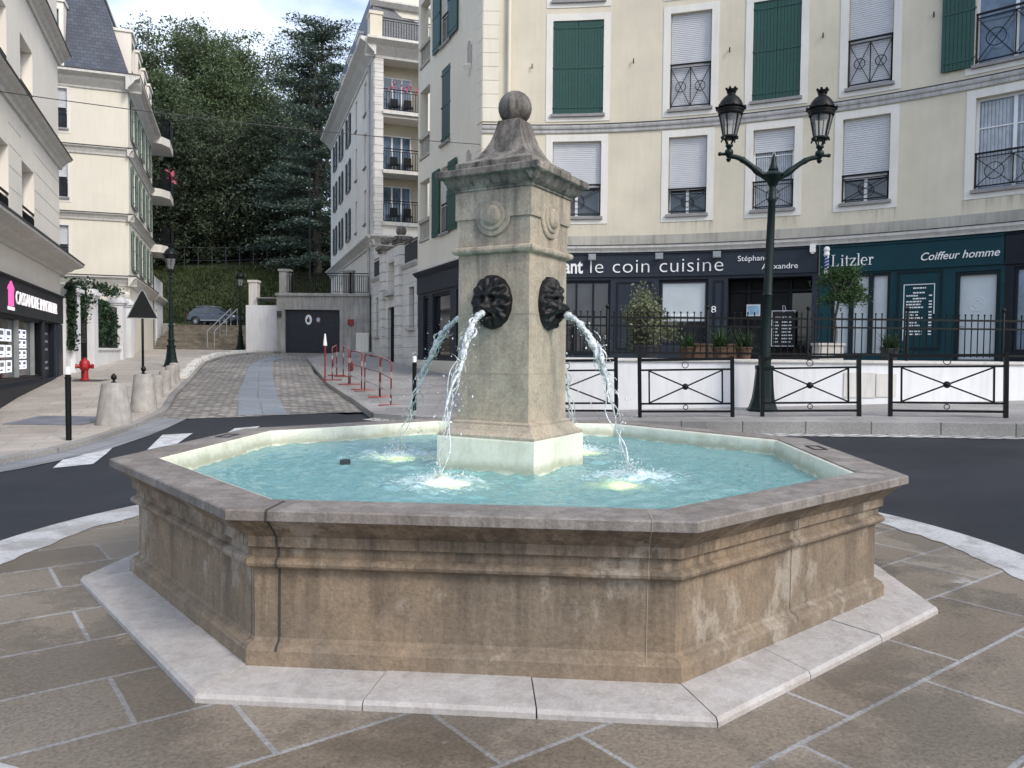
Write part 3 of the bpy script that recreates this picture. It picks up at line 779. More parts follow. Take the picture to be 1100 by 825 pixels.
# asphalt ring
OUT = sorted([(-59.6,7.74),(-56.3,7.83),(-52.8,8.18),(-45.1,9.11),(-40.1,10.15),(-34.2,12.14),(-27,11.9),(-19.1,11.66),(-15.9,10.7),(-8,9.5),(7,8.3),(25,8.1),(39,8.8),(53,10.1),(67,12.),(80,14.2),(95,15),(120,11),(150,9),(180,9),(-180,9),(-150,8.5),(-120,8.),(-90,7.6),(-70,7.55)])
mb = MB(); rows = []
for i in range(241):
    a = -180+1.5*i; Ro = itp(a, OUT); row = []
    for j in range(15):
        r = 4.235+(Ro-4.235)*j/14; x = FC[0]+r*sin(radians(a)); y = FC[1]+r*cos(radians(a)); row.append((x,y,Z(x,y)-.022+.018*sst(0,.12,j/14)))
    rows.append(row)
mb.grid(rows); struct('road', mb, M['asphalt'], True, label='smooth dark asphalt road round the island')
# left gutter, kerb and pavement
GA = [(-7.35,3),(-7.2,6),(-6.78,9.4),(-6.60,10.3),(-6.55,11.1),(-6.49,12.59),(-6.57,13.93),(-6.85,16.21)]
GK = [(-7.9,3),(-7.75,6),(-7.2,9.3),(-7.15,10.3),(-7.12,11.2),(-7.08,12.8),(-7.22,14.26),(-7.55,16.3)]
mb = ribbon(GA,GK,56,3,.004); struct('gutter', mb, M['gutter'], True, label='blue grey stone gutter along the left pavement')
XK = [(3,-7.9),(6,-7.75),(9.3,-7.2),(11.2,-7.12),(12.8,-7.08),(14.26,-7.22),(15.8,-7.45),(17.2,-7.69),(19.74,-8.61),(23.2,-9.74),(31.3,-12.47),(36.1,-13.38),(38.4,-12.94),(39.0,-12.0),(39.45,-11.8)]
XB = [(3,-12.),(10,-8.9),(11.7,-9.2),(17.25,-11.46),(24.96,-14.6),(34.46,-17.05),(39.5,-18.8)]
Ys = [3+i*.5 for i in range(73)]+[39.4]
rows = []
for y in Ys:
    a = itp(y,XK); b = min(itp(y,XB), a-.4); rows.append([(lerp(a,b,j/8), y, Z(lerp(a,b,j/8),y)+.075) for j in range(9)])
mb = MB(); mb.grid(rows)
mb.grid([[(lerp(-12.2,-20.8,j/8), y, Z(-16,y)+.075) for j in range(9)] for y in (39.4,41,43,44.2)])
struct('pavement', mb, M['pavementL'], True, label='pale stone slab pavement along the left buildings')
mb = MB()
for a0, a1 in zip(Ys, Ys[1:]):
    p = (itp(a0,XK),a0); q = (itp(a1,XK),a1); n = V((q[1]-p[1], -(q[0]-p[0]),0)).normalized()
    for (u0,u1,z0,z1) in ((.0,.16,.078,.078),(.16,.165,.078,-.03)):
        mb.add([(p[0]+n.x*(u0-.14),p[1]+n.y*(u0-.14),Z(*p)+z0),(p[0]+n.x*(u1-.14),p[1]+n.y*(u1-.14),Z(*p)+z1),(q[0]+n.x*(u1-.14),q[1]+n.y*(u1-.14),Z(*q)+z1),(q[0]+n.x*(u0-.14),q[1]+n.y*(u0-.14),Z(*q)+z0)],[(0,1,2,3)])
struct('kerb_far', mb, M['kerb'], label='pale kerb of the left pavement').name = 'kerb'
# the rough coping of old stones at the back of the left kerb
mb = MB(); rnd = random.Random(4); y = 24.
while y < 38.2:
    L = rnd.uniform(.35,.7); x = itp(y,XK)-.25; x2 = itp(y+L,XK)-.25; h = rnd.uniform(.10,.19)
    mb.hexa([(x-.18,y,Z(x,y)+.05),(x+.16,y,Z(x,y)+.05),(x2+.16,y+L-.03,Z(x2,y+L)+.05),(x2-.18,y+L-.03,Z(x2,y+L)+.05),
             (x-.16,y+.02,Z(x,y)+.06+h),(x+.13,y+.02,Z(x,y)+.06+h*.9),(x2+.13,y+L-.05,Z(x2,y+L)+.06+h),(x2-.15,y+L-.05,Z(x2,y+L)+.06+h*.95)])
    y += L
tag(part('stone_edging', mb, M['cornpale']), 'row of rough pale stones edging the cobbled street', 'edging')
# cobbled street
XR = [(16.4,-2.96),(22.86,-5.44),(28,-7.2),(34.4,-9.06),(37,-9.2),(39.45,-8.85)]
rows = []
for i in range(61):
    row = []
    for j in range(15):
        f = j/14; x0 = lerp(-7.5,-2.96,f); ys_ = 16.21+(x0+6.85)*.324 if x0 > -6.85 else 16.21
        y = lerp(ys_,39.5,i/60); x = lerp(itp(y,XK),itp(y,XR),f); row.append((x,y,Z(x,y)+.004-.02*sst(.35,.5,abs(f-.5))))
    rows.append(row)
mb = MB(); mb.grid(rows); struct('street', mb, M['cobble'], True, label='cobbled street climbing to the garage')
C1 = [(-5.95,16.75),(-7.1,20),(-8.2,23.5),(-9.3,27),(-10.4,30.5),(-11.0,33.5),(-11.25,36)]
C2 = [(-4.9,16.85),(-6.1,20),(-7.25,23.5),(-8.4,27),(-9.5,30.5),(-10.35,33.5),(-10.6,36)]
CM = [((a[0]+b[0])/2,(a[1]+b[1])/2) for a,b in zip(C1,C2)]
mb = MB()
for A,B in ((C1,[(p[0]-.012,p[1]) for p in CM]),([(p[0]+.012,p[1]) for p in CM],C2)):
    r = ribbon(A,B,36,2,.012); mb.add(r.v, r.f)
struct('street_channel', mb, M['channel'], True, label='double row of smooth blue grey slabs up the middle of the street')
# zebra crossing
mb = MB()
for q in ([(-6.21,10.40),(-5.89,10.82),(-6.49,12.50),(-6.60,11.34)],[(-5.84,12.32),(-5.65,12.98),(-5.92,14.29),(-6.37,14.03)],[(-5.2,13.6),(-4.95,14.1),(-5.0,15.3),(-5.4,15.0)]):
    A = [q[0],q[3]]; B = [q[1],q[2]]; r = ribbon(A,B,8,3,.004); mb.add(r.v,r.f)
struct('zebra_crossing', mb, M['zebra'], label='white painted zebra crossing stripes')
# right-hand pavement with its high kerb
KR = [(-8.85,39.3,.08),(-9.1,34.4,.08),(-5.44,22.86,.09),(-4.1,19.4,.10),(-2.96,16.6,.11),(-1.9,15.8,.13),(-.6,15.1,.15),(1,14.4,.18),(2.2,13.92,.20),(3.4,13.5,.21),(5.5,13.0,.21),(6.8,12.65,.21),(8.1,12.2,.21),(11,10.8,.21),(14,8.6,.21)]
KO = [(-7.,39.3,.10),(-6.7,36,.10),(-3.6,29,.10),(-2.2,25.8,.12),(-.9,22.9,.14),(-.3,20.5,.16),(.4,18.6,.18),(1.4,17,.2),(2.4,16.4,.2),(3.4,16.2,.2),(5.5,16.1,.2),(6.8,16.1,.2),(8.3,16.2,.2),(11.5,16.6,.2),(16,16.,.2)]
mb = ribbon(KR,KO,84,9,.2); struct('pavement_right', mb, M['pavementR'], True, label='grey slab pavement in front of the shops').name = 'pavement'
mb = MB(); K2 = resample(KR, 84)
for p,q in zip(K2,K2[1:]):
    d = V((q[0]-p[0],q[1]-p[1],0)).normalized(); n = V((-d.y,d.x,0))*-1      # towards the road
    n = V((d.y,-d.x,0)); 
    zp = Z(p[0],p[1]); zq = Z(q[0],q[1])
    for (u0,u1,a0,a1) in ((-.14,.01,.003,.003),(.01,.03,.003,-.008),(.03,.035,-.008,None)):
        A1 = -.04 if a1 is None else p[2]+a1; B1 = -.04 if a1 is None else q[2]+a1
        mb.add([(p[0]+n.x*u0,p[1]+n.y*u0,zp+p[2]+a0),(p[0]+n.x*u1,p[1]+n.y*u1,zp+A1),(q[0]+n.x*u1,q[1]+n.y*u1,zq+B1),(q[0]+n.x*u0,q[1]+n.y*u0,zq+q[2]+a0)],[(0,1,2,3)])
struct('kerb', mb, M['kerb'], label='high grey stone kerb of the right pavement')
A = [(p[0],p[1]) for p in KR[4:]]; B = []
for p,q in zip(KR[4:],KR[5:]+[(16,7.,0)]):
    d = V((q[0]-p[0],q[1]-p[1],0)).normalized(); B.append((p[0]+d.y*.34,p[1]-d.x*.34))
M['setts'] = mk_brick('kerbside_setts', (.42,.41,.40), (.50,.49,.48), (.07,.07,.07), .03, .30, .17, radians(-20), (.5,.7), .02, .8, 0, .5, .3)
mb = ribbon(A,B,70,2,.006); struct('gutter_setts', mb, M['setts'], True, label='row of pale setts at the foot of the high kerb')
# raised terrace in front of the shops
ARC = Arc(FC, 17.25)
rows = []
for i in range(41):
    s = -1.4+i*.52; a = ARC.pt(s,0,.0); x0 = lerp(-.3,15.2,i/40); rows.append([(lerp(x0,a.x,j/6),lerp(15.62 if x0<8 else 15.62+(x0-8)*.08,a.y,j/6),1.47) for j in range(7)])
mb = MB(); mb.grid(rows); struct('terrace', mb, M['pavementR'], label='raised shop terrace')
# ================================================================== window kit
def rail_x(mb, S, s0, s1, z0, z1, d, n, w=.022, circ=True):
    sbar(mb,S,(s0-.03,z1),(s1+.03,z1),.045,d); sbar(mb,S,(s0,z0),(s1,z0),.03,d); sbar(mb,S,(s0,z1-.1),(s1,z1-.1),w,d)
    zt = z1-.1; sbar(mb,S,(s0,z0-.04),(s0,z1),.03,d); sbar(mb,S,(s1,z0-.04),(s1,z1),.03,d)
    for i in range(n):
        a = s0+(s1-s0)*i/n; b = s0+(s1-s0)*(i+1)/n; c = (a+b)/2; zm = (z0+zt)/2
        if i: sbar(mb,S,(a,z0),(a,zt),w,d)
        r = min((b-a)*.26,(zt-z0)*.3)
        for p,q in (((a,z0),(b,zt)),((a,zt),(b,z0))): sbar(mb,S,p,q,w*.8,d)
        if circ: sring(mb,S,c,zm,r,.011,d+.012)
def rail_bars(mb, S, s0, s1, z0, z1, d, step=.13, w=.02):
    sbar(mb,S,(s0-.02,z1),(s1+.02,z1),.045,d); sbar(mb,S,(s0,z0),(s1,z0),.03,d); sbar(mb,S,(s0,z1-.12),(s1,z1-.12),w,d)
    n = max(2,int((s1-s0)/step))
    for i in range(n+1):
        s = s0+(s1-s0)*i/n; sbar(mb,S,(s,z0),(s,z1-.12),w,d)
def shutter_leaf(mb, S, s0, s1, z0, z1, d, th=.035, boards=None):
    n = boards or max(3,int(round((s1-s0)/.095)))
    for i in range(n):
        a = s0+(s1-s0)*i/n+.004; b = s0+(s1-s0)*(i+1)/n-.004; sbox(mb,S,a,b,z0,z1,d,d+th)
    sbox(mb,S,s0+.004,s1-.004,z0,z1,d-.004,d+.01)
    H = z1-z0
    for f in (.07,.5,.93): sbox(mb,S,s0+.01,s1-.01,z0+H*f-.025,z0+H*f+.025,d+th,d+th+.012)
def hinges(mb, S, s, z0, z1, d):
    for f in (.07,.5,.93): sbox(mb,S,s-.03,s+.05,z0+(z1-z0)*f-.02,z0+(z1-z0)*f+.02,d,d+.03)
def window(S, root, s0, s1, z0, z1, kind='glass', blind=0., rail=None, sur=.2, sill=True, shut=None, shw=.5, gl='glass', dep=.2, curtains=False, mull=1, surbot=.2, smat='silltone', shmat='shutter', trans=True, rain=0):
    """a window is a part; its surround, sill, blind, railing, shutters and pane are sub-parts"""
    mb = MB(); D = -dep
    sframe(mb,S,s0,s1,z0,z1,.06,D,D+.06)
    for i in range(mull):
        c = s0+(s1-s0)*(i+1)/(mull+1); sbox(mb,S,c-.04,c+.04,z0+.06,z1-.06,D+.005,D+.065)
    if trans:
        zt = z0+(z1-z0)*.68
        edges = [s0+.06]+[s0+(s1-s0)*(i+1)/(mull+1)+e for i in range(mull) for e in (-.04,.04)]+[s1-.06]
        for a,b in zip(edges[::2],edges[1::2]): sbox(mb,S,a,b,zt-.014,zt+.014,D+.02,D+.05)
    w = part('window', mb, M['pvc'], root)
    mb = MB(); sbox(mb,S,s0+.02,s1-.02,z0+.02,z1-.02,D+.012,D+.022); part('pane', mb, M[gl], w)
    if curtains:
        mb = MB(); n = 24
        for a,b in ((s0+.09,s0+(s1-s0)*.44),(s0+(s1-s0)*.56,s1-.09)):
            pr = [[tuple(S.pt(a+(b-a)*i/n, z, D+.026+.007*sin(i*2.1))) for i in range(n+1)] for z in (z0+.1,z1-.1)]
            mb.grid(pr)
        part('curtain', mb, M['curtain'], w)
    if sur:
        mb = MB(); o = sur
        sbox(mb,S,s0-o,s0-.002,z0-surbot,z1+o,-.02,.018); sbox(mb,S,s1+.002,s1+o,z0-surbot,z1+o,-.02,.018)
        sbox(mb,S,s0-.002,s1+.002,z1+.002,z1+o,-.02,.018); sbox(mb,S,s0-.002,s1+.002,z0-surbot,z0-.07,-.02,.018)
        part('surround', mb, M['surround'], w)
    if sill:
        mb = MB(); sbox(mb,S,s0-.06,s1+.06,z0-.068,z0+.012,-dep+.01,.085); part('sill', mb, M[smat], w)
    if rain:
        mb = MB(); n = max(1,int((s1-s0+.5)/S.seg)); rw = []
        for z in (z0-surbot-rain, z0-surbot-.005): rw.append([tuple(S.pt(s0-.25+(s1-s0+.5)*i/n, z, .006)) for i in range(n+1)])
        mb.grid(rw); part('rain_stain', mb, M['rain'], w)
    if blind:
        zb = z1-(z1-z0)*blind; mb = MB(); n = max(2,int((z1-zb)/.055)); pr = []
        for i in range(n):
            z = z1-(z1-zb)*i/n; h = (z1-zb)/n
            pr += [(D+.075,z),(D+.093,z-h*.15),(D+.093,z-h*.8),(D+.078,z-h*.97)]
        sprofile(mb,S,s0+.03,s1-.03,pr+[(D+.07,zb),(D+.07,z1)],False)
        sbox(mb,S,s0+.03,s1-.03,zb-.035,zb,D+.07,D+.1); part('roller_blind', mb, M['blind'], w)
    if rail:
        mb = MB(); rt, n = rail
        if n: rail_x(mb,S,s0+.03,s1-.03,z0+.10,rt,-.03,n)
        else: rail_bars(mb,S,s0+.03,s1-.03,z0+.10,rt,-.03)
        part('railing', mb, M['black'], w)
    if kind == 'closed':
        c = (s0+s1)/2
        for a,b in ((s0+.01,c-.004),(c+.004,s1-.01)):
            mb = MB(); shutter_leaf(mb,S,a,b,z0+.03,z1-.01,-.05); hinges(mb,S,(a if a < c-.1 and b <= c else b)-(.02 if a<c and b<=c else .0),z0,z1,-.012)
            part('shutter', mb, M[shmat], w)
    if kind == 'open':
        for a,b in ((s0-.01-shw,s0-.01),(s1+.01,s1+.01+shw)):
            if shut == 'L' and a > s0: continue
            if shut == 'R' and a < s0: continue
            mb = MB(); shutter_leaf(mb,S,a,b,z0-.02,z1+.02,.045); hinges(mb,S,b-.02 if a < s0 else a-.02,z0,z1,.08)
            part('shutter', mb, M[shmat], w)
    return w

# ================================================================== the corner building with the concave front
cb = thing('apartment_building', 'cream corner apartment building with a concave front, green shutters and shops below', 'building', tuple(ARC.pt(5,1.45)))
A_ = ARC; S0, S1 = -.92, 18.5
CSIDE = Flat((-3.62,29.40), tuple(ARC.pt(S0,0))[:2]); LS = CSIDE.L
low = [(1.19,2.64),(4.61,5.70),(6.97,8.07),(9.30,10.46),(12.38,14.0)]
upp = [(1.17,2.67),(4.61,5.77),(6.91,8.18),(9.38,10.47),(12.32,14.0)]
zl, zu = (5.72,7.97), (8.76,11.52)
holes = [(a,b,*zl) for a,b in low]+[(a,b,*zu) for a,b in upp]+[(a,b,12.1,14.5) for a,b in upp]
mb = MB(); swall(mb,A_,S0,S1,4.98,16.2,holes,.3); part('wall', mb, M['cream'], cb)
mb = MB(); sprofile(mb,A_,S0,S1,[(-.02,4.84),(.005,4.84),(.005,5.16),(-.02,5.16)]); part('stain_band', mb, M['stain'], cb)
for nm,(zb,zt) in {'cornice':(8.21,8.47)}.items():
    mb = MB(); sprofile(mb,A_,S0-.02,S1,[(-.03,zb),(.04,zb),(.05,zb+.03),(.05,zb+.10),(.085,zb+.12),(.10,zb+.17),(.10,zb+.22),(-.03,zb+.235)]); part(nm, mb, M['corn'], cb)
    mb = MB(); sprofile(mb,A_,S0-.02,S1,[(-.03,zt-.022),(.112,zt-.035),(.112,zt-.015),(-.03,zt)]); part('flashing', mb, M['lead'], cb)
mb = MB(); sprofile(mb,A_,S0-.05,S1,[(-.03,4.66),(.06,4.66),(.07,4.70),(.10,4.74),(.14,4.78),(.15,4.85),(-.03,4.87)]); part('cornice', mb, M['cornpale'], cb)
mb = MB(); sprofile(mb,A_,S0-.05,S1,[(-.03,4.872),(.165,4.853),(.165,4.873),(-.03,4.89)]); part('flashing', mb, M['lead'], cb)
mb = MB(); sprofile(mb,A_,S0-.3,S1,[(-.1,15.9),(.2,15.95),(.5,16.3),(.5,16.5),(-.1,16.6)]); part('eaves', mb, M['cornpale'], cb)
# quoin at the corner
for S,a,b in ((A_,S0,S0+.47),(CSIDE,LS-.42,LS)):
    mb = MB(); z = 4.9
    while z < 16:
        if not (8.2 < z+.2 < 8.5): sbox(mb,S,a,b,z+.006,min(16,z+.40),-.02,.03)
        z += .406
    part('quoin', mb, M['cream2'], cb)
mb = MB()
for z0,z1 in ((4.95,8.15),(8.55,16)): mb.tube([A_.pt(-.14,z0,.1),A_.pt(-.14,z1,.1)],.055,10)
part('downpipe', mb, M['cream2'], cb, smooth=40)
# first-floor windows
W = lambda *a, **k: window(A_, cb, *a, rain=.55 if a[2] < 6 else 0, **k)
W(*low[0],*zl,blind=.60,rail=(6.68,1)); W(*low[1],*zl,blind=.66,rail=(6.47,1)); W(*low[2],*zl,blind=.26,rail=(6.52,1),curtains=True)
W(*low[3],*zl,blind=.70,rail=(6.47,1)); W(*low[4],*zl,rail=(6.62,2),curtains=True,gl='skyglass')
W(*upp[0],*zu,kind='closed'); W(*upp[1],*zu,blind=.98,rail=(10.05,2)); W(*upp[2],*zu,kind='closed'); W(*upp[3],*zu,blind=.98,rail=(10.02,2))
W(*upp[4],*zu,kind='open',shut='L',shw=.72,rail=(10.0,2),gl='skyglass')
for i,(a,b) in enumerate(upp): W(a,b,12.1,14.5,blind=.95,kind='glass')
for s,z in ((.55,10.2),(3.55,10.25),(6.28,10.3),(8.75,10.3),(11.4,10.25)):
    mb = MB(); mb.tube([A_.pt(s,z,.0),A_.pt(s,z,.07)],.012,6); mb.tube([A_.pt(s,z-.09,.075),A_.pt(s,z+.05,.075)],.016,6); part('shutter_stay', mb, M['black'], cb)
# side facade on the cobbled street
sh = [(s0,s1,z0,z1) for z0,z1 in ((5.72,7.97),(8.76,11.3),(12.1,14.5)) for s0,s1 in ((.25,1.42),(2.72,3.62))]
mb = MB(); swall(mb,CSIDE,0,LS,4.6,16.2,sh,.3); part('wall', mb, M['cream2'], cb)
mb = MB(); swall(mb,CSIDE,0,LS,.4,1.36,[]); part('plinth', mb, M['cream2'], cb)
for i,(z0,z1) in enumerate(((5.72,7.97),(8.76,11.3),(12.1,14.5))):
    window(CSIDE,cb,2.72,3.62,z0,z1,kind='closed' if i==1 else 'open',shw=.8,sur=0,gl='skyglass',rail=None if i==1 else (z0+1.0,0))
    mb = MB(); sbox(mb,CSIDE,.25,1.42,z0+.02,z0+.12,-.25,.04)
    for k in range(6): sbox(mb,CSIDE,.29+.2*k,.39+.2*k,z0+.12,z0+.72,-.12,-.02)
    sbox(mb,CSIDE,.25,1.42,z0+.72,z0+.84,-.2,.05); part('balustrade', mb, M['stain'], cb)
    mb = MB(); sbox(mb,CSIDE,.2,1.47,z0,z1,-1.3,-1.25); part('loggia_back', mb, M['stain'], cb)
for z0 in (10.55,7.2):
    mb = MB(); n = 14
    pts = [(5.25,z0),(5.65,z0)]+[(5.45+.2*cos(pi*i/n),z0+.6+.2*sin(pi*i/n)) for i in range(n+1)]
    mb.add([CSIDE.pt(s,z,.012) for s,z in pts],[tuple(range(len(pts)))]); nb = part('niche', mb, M['stain'], cb)
    mb = MB(); mb.tube([CSIDE.pt(s,z,.014) for s,z in pts[2:]],.02,6); part('niche_rim', mb, M['surround'], nb)
    mb = MB(); mb.lathe([(.02,-.3),(.17,.0),(.17,.04)],12,tuple(CSIDE.pt(5.45,z0,.05))); part('bracket', mb, M['surround'], nb)
# roof slab so that the block is closed from above
mb = MB(); top = [A_.pt(S0+(S1-S0)*i/20,0,-.3) for i in range(21)]; poly = [(p.x,p.y) for p in top]+[(26,26),(14,36),(-2,32)]
mb.prism(poly,16.2,16.9); part('roof', mb, M['slate'], cb)

# --- shopfronts
def pane(S, par, s0,s1,z0,z1,d,mat,name='pane',label=None):
    mb = MB(); sbox(mb,S,s0,s1,z0,z1,d-.02,d); return part(name, mb, M[mat], par, label=label)
def framed(S, par, s0,s1,z0,z1,mat,w=.07,d0=-.14,d1=-.06,name='window_frame'):
    mb = MB(); sframe(mb,S,s0,s1,z0,z1,w,d0,d1); return part(name, mb, M[mat], par)
ZB, ZH, ZF0, ZF1 = 1.47, 3.84, 3.93, 4.62
# navy restaurant
nh = [(-.45,.95,ZB+.1,ZH),(1.5,2.97,ZB+.12,ZH),(4.39,5.81,ZB+.45,ZH),(6.35,8.62,ZB,ZH)]
mb = MB(); swall(mb,A_,S0,8.78,ZB-.4,4.7,nh,.35); rest = part('restaurant_front', mb, M['navy'], cb, label='blue grey restaurant front')
mb = MB(); sprofile(mb,A_,S0,8.74,[(0,ZF0),(.05,ZF0),(.05,ZF1-.03),(.09,ZF1-.02),(.09,ZF1),(0,ZF1)]); part('fascia', mb, M['navy'], rest)
mb = MB()
for a,b in ((3.15,4.2),(5.95,6.25)): sframe(mb,A_,a,b,ZB+.3,ZH-.05,.05,.0,.02)
sbox(mb,A_,S0,8.75,ZB-.1,ZB+.07,.0,.03); part('panelling', mb, M['navydark'], rest)
for a,b,c,d in nh[:3]:
    framed(A_,rest,a,b,c,d,'navydark',.08,-.2,-.08)
    pane(A_,rest,a+.03,b-.03,c+.03,d-.03,-.14,'shopglass')
mb = MB()
for s in (1.95,2.45): sbox(mb,A_,s-.03,s+.03,ZB+.15,ZH-.05,-.14,-.06)
part('mullion', mb, M['navydark'], rest)
pane(A_,rest,4.5,5.70,ZB+1.15,ZH-.12,-.125,'frost',label='pale half-lowered window blind')
mb = MB()
for z,s0_,s1_ in ((2.80,4.75,5.4),(2.70,4.6,5.5)):
    s = s0_
    while s < s1_: w_ = random.uniform(.05,.14); sbox(mb,A_,s,s+w_,z-.02,z+.03,-.13,-.118); s += w_+.03
part('lettering', mb, M['lettering'], rest)
pane(A_,rest,6.3,8.67,ZB,ZH+.05,-1.0,'inside','doorway_back')
mb = MB(); sbox(mb,A_,6.35,8.62,ZH,ZH+.03,-1.,-.3); sbox(mb,A_,6.32,6.35,ZB,ZH,-1.,-.3); sbox(mb,A_,8.62,8.65,ZB,ZH,-1.,-.3); part('doorway_lining', mb, M['navydark'], rest)
mb = MB()
for s in (6.85,7.4,7.95): sbox(mb,A_,s-.04,s+.04,ZB,ZH,-.98,-.9)
sbox(mb,A_,6.35,8.62,ZH-.35,ZH-.27,-.98,-.9); part('door', mb, M['navydark'], rest)
pane(A_,rest,8.0,8.5,ZB+.1,ZH-.4,-.93,'shopglass')
pn = pane(A_,rest,6.82,7.19,2.78,3.12,-.6,'lettering','poster'); pane(A_,rest,6.85,7.16,2.82,3.08,-.59,'posterblue','picture')
# text on the navy fascia
p = fit_text('le coin cuisine', A_, 2.36,6.22, 4.05, .43, .053, size=1., extrude=.012, offset=-.012, spacing=1.06); part('lettering', p, M['lettering'], rest, label='thin white lettering')
p = fit_text('ant', A_, 1.57,2.14, 4.05, .43, .053, size=1., extrude=.012, offset=.022); part('lettering', p, M['lettering'], rest, label='bold white lettering')
p = fit_text('St\u00e9phane', A_, 6.62,7.45, 4.31, .155, .053, size=1., extrude=.012); part('lettering', p, M['lettering'], rest)
p = fit_text('Alexandre', A_, 7.28,8.24, 4.06, .155, .053, size=1., extrude=.012); part('lettering', p, M['lettering'], rest)
p = fit_text('8', A_, 5.90,6.04, 2.86, .2, .003, size=1., extrude=.012); part('house_number', p, M['lettering'], rest)
# opening-hours board in the doorway
mb = MB(); sbox(mb,A_,7.5,8.12,1.9,2.93,-.62,-.60); mn_ = part('hours_board', mb, M['inside'], rest)
mb = MB(); sframe(mb,A_,7.5,8.12,1.9,2.93,.018,-.60,-.59); part('board_edge', mb, M['lettering'], rest)
p = fit_text('OUVERTURE', A_, 7.6,8.02, 2.70, .06, -.598, size=1., extrude=.006, offset=.01); part('lettering', p, M['lettering'], rest)
mb = MB(); rnd = random.Random(5)
for i in range(7):
    z = 2.60-.095*i
    for a,b in ((7.56,7.70),(7.76,8.05)):
        s = a
        while s < b-.03: w_ = rnd.uniform(.025,.06); sbox(mb,A_,s,min(b,s+w_),z-.017,z+.017,-.599,-.592); s += w_+.015
part('small_print', mb, M['lettering'], rest)
mb = MB(); mb.tube([A_.pt(7.81+.07*cos(t*.5)*(.6+.4*sin(t*.7)), 2.98+.09*sin(t*.5), -.59) for t in range(14)],.008,5); part('flourish', mb, M['lettering'], rest)
# floodlights above the sign
for s in (2.42,4.4,6.05):
    mb = MB(); sbox(mb,A_,s-.11,s+.11,4.42,4.60,.16,.24); mb.bar(A_.pt(s,4.54,.0),A_.pt(s,4.54,.18),.03); sbox(mb,A_,s-.09,s+.09,4.44,4.53,.24,.25); part('floodlight', mb, M['greymetal'], rest)
mb = MB(); sbox(mb,A_,8.56,8.70,4.46,4.68,.06,.2); sbox(mb,A_,8.59,8.67,4.42,4.46,.1,.18); part('siren', mb, M['white'], rest)
# teal hairdresser
th = [(9.12,10.56,ZB+.18,ZH),(12.05,13.02,ZB,ZH-.08)]
mb = MB(); swall(mb,A_,8.80,12.98+.12,ZB-.4,4.66,th,.3); hair = part('salon_front', mb, M['teal'], cb, label='teal hairdresser front')
mb = MB(); sprofile(mb,A_,8.82,13.08,[(0,ZF0-.04),(.05,ZF0-.04),(.05,ZF1-.06),(.08,ZF1-.05),(.08,ZF1-.02),(0,ZF1)]); part('fascia', mb, M['teal'], hair)
fr_ = framed(A_,hair,9.12,10.56,ZB+.18,ZH,'tealdark',.07,-.2,-.03)
mb = MB()
for s in (9.61,10.09): sbox(mb,A_,s-.06,s+.06,ZB+.25,ZH-.07,-.18,-.03)
part('mullion', mb, M['tealdark'], hair)
for a,b in ((9.19,9.55),(9.67,10.03),(10.15,10.49)): pane(A_,hair,a,b,ZB+.25,ZH-.07,-.12,'frost')
mb = MB(); sframe(mb,A_,10.72,11.76,ZB+.35,ZH,.05,.0,.025); part('panelling', mb, M['tealdark'], hair)
framed(A_,hair,12.05,13.02,ZB,ZH-.08,'tealdark',.09,-.2,-.03); pane(A_,hair,12.13,12.94,ZB+.12,ZH-.17,-.12,'frost')
mb = MB(); mb.tube([A_.pt(12.16,2.42,-.02),A_.pt(12.3,2.42,-.02)],.02,8); part('door_handle', mb, M['chrome'], hair)
mb = MB(); sring(mb,A_,12.52,2.95,.11,.006,-.113,4); sring(mb,A_,12.52,2.95,.17,.006,-.113,20); part('door_emblem', mb, M['lettering'], hair)
SERIF = {'L':(.50,[(.08,0,.16,.70),(0,.67,.25,.70),(0,0,.46,.03),(.425,0,.46,.15)]), 'i':(.26,[(.07,0,.145,.46),(0,0,.215,.025),(0,.435,.145,.46),(.06,.58,.15,.665)]),
 't':(.31,[(.09,.03,.165,.60),(0,.43,.28,.46),(.11,0,.26,.04),(.235,0,.275,.075)]), 'z':(.45,[(.02,.42,.39,.46),(.02,.34,.045,.46),(0,0,.41,.04),(.38,0,.41,.13)]),
 'l':(.26,[(.07,0,.145,.72),(0,0,.215,.025),(0,.695,.145,.72)]), 'e':(.45,[(.05,.245,.375,.275)]), 'r':(.36,[(.07,0,.145,.46),(0,0,.22,.025),(0,.435,.145,.46),(.245,.355,.325,.435)])}
def serif_word(S, word, s0, s1, zb, k, d, gap={}):
    p = MB(); tot = sum(SERIF[c][0]+gap.get(i,0) for i,c in enumerate(word)); kx = (s1-s0)/tot; x = s0
    for i,c in enumerate(word):
        wd, bx = SERIF[c]
        for a,b,c1,d1 in bx: sbox(p,S,x+a*kx,x+c1*kx,zb+b*k,zb+d1*k,d,d+.012)
        def strip(pts, w):
            for (xa,za,wa),(xb,zb_,wb) in zip(pts,pts[1:]): p.bar(S.pt(x+xa*kx,zb+za*k,d+.006),S.pt(x+xb*kx,zb+zb_*k,d+.006),(wa+wb)/2*k*1.0,.012,tuple(S.pt(x,0,1)-S.pt(x,0,0)))
        if c == 'z': strip([(.05,.03,.075),(.35,.43,.075)],0)
        if c == 'r': strip([(.13,.33,.05),(.18,.41,.05),(.24,.45,.045),(.30,.44,.04)],0)
        if c == 'e': strip([(.205+.175*cos(t),.23+.225*sin(t),.045+.035*max(0,-cos(t))) for t in [radians(8+i*20) for i in range(16)]],0)
        x += (wd+gap.get(i,0))*kx
    return p
p = serif_word(A_, 'Litzler', 9.10, 10.16, 4.06, .44, .053, {0:.10})
part('lettering', p, M['lettering'], hair, label='white serif lettering')
p = fit_text('Coiffeur homme', A_, 11.27,13.0, 4.09, .20, .053, size=1., extrude=.012, shear=.28, offset=.004); part('lettering', p, M['lettering'], hair, label='slanted white lettering')
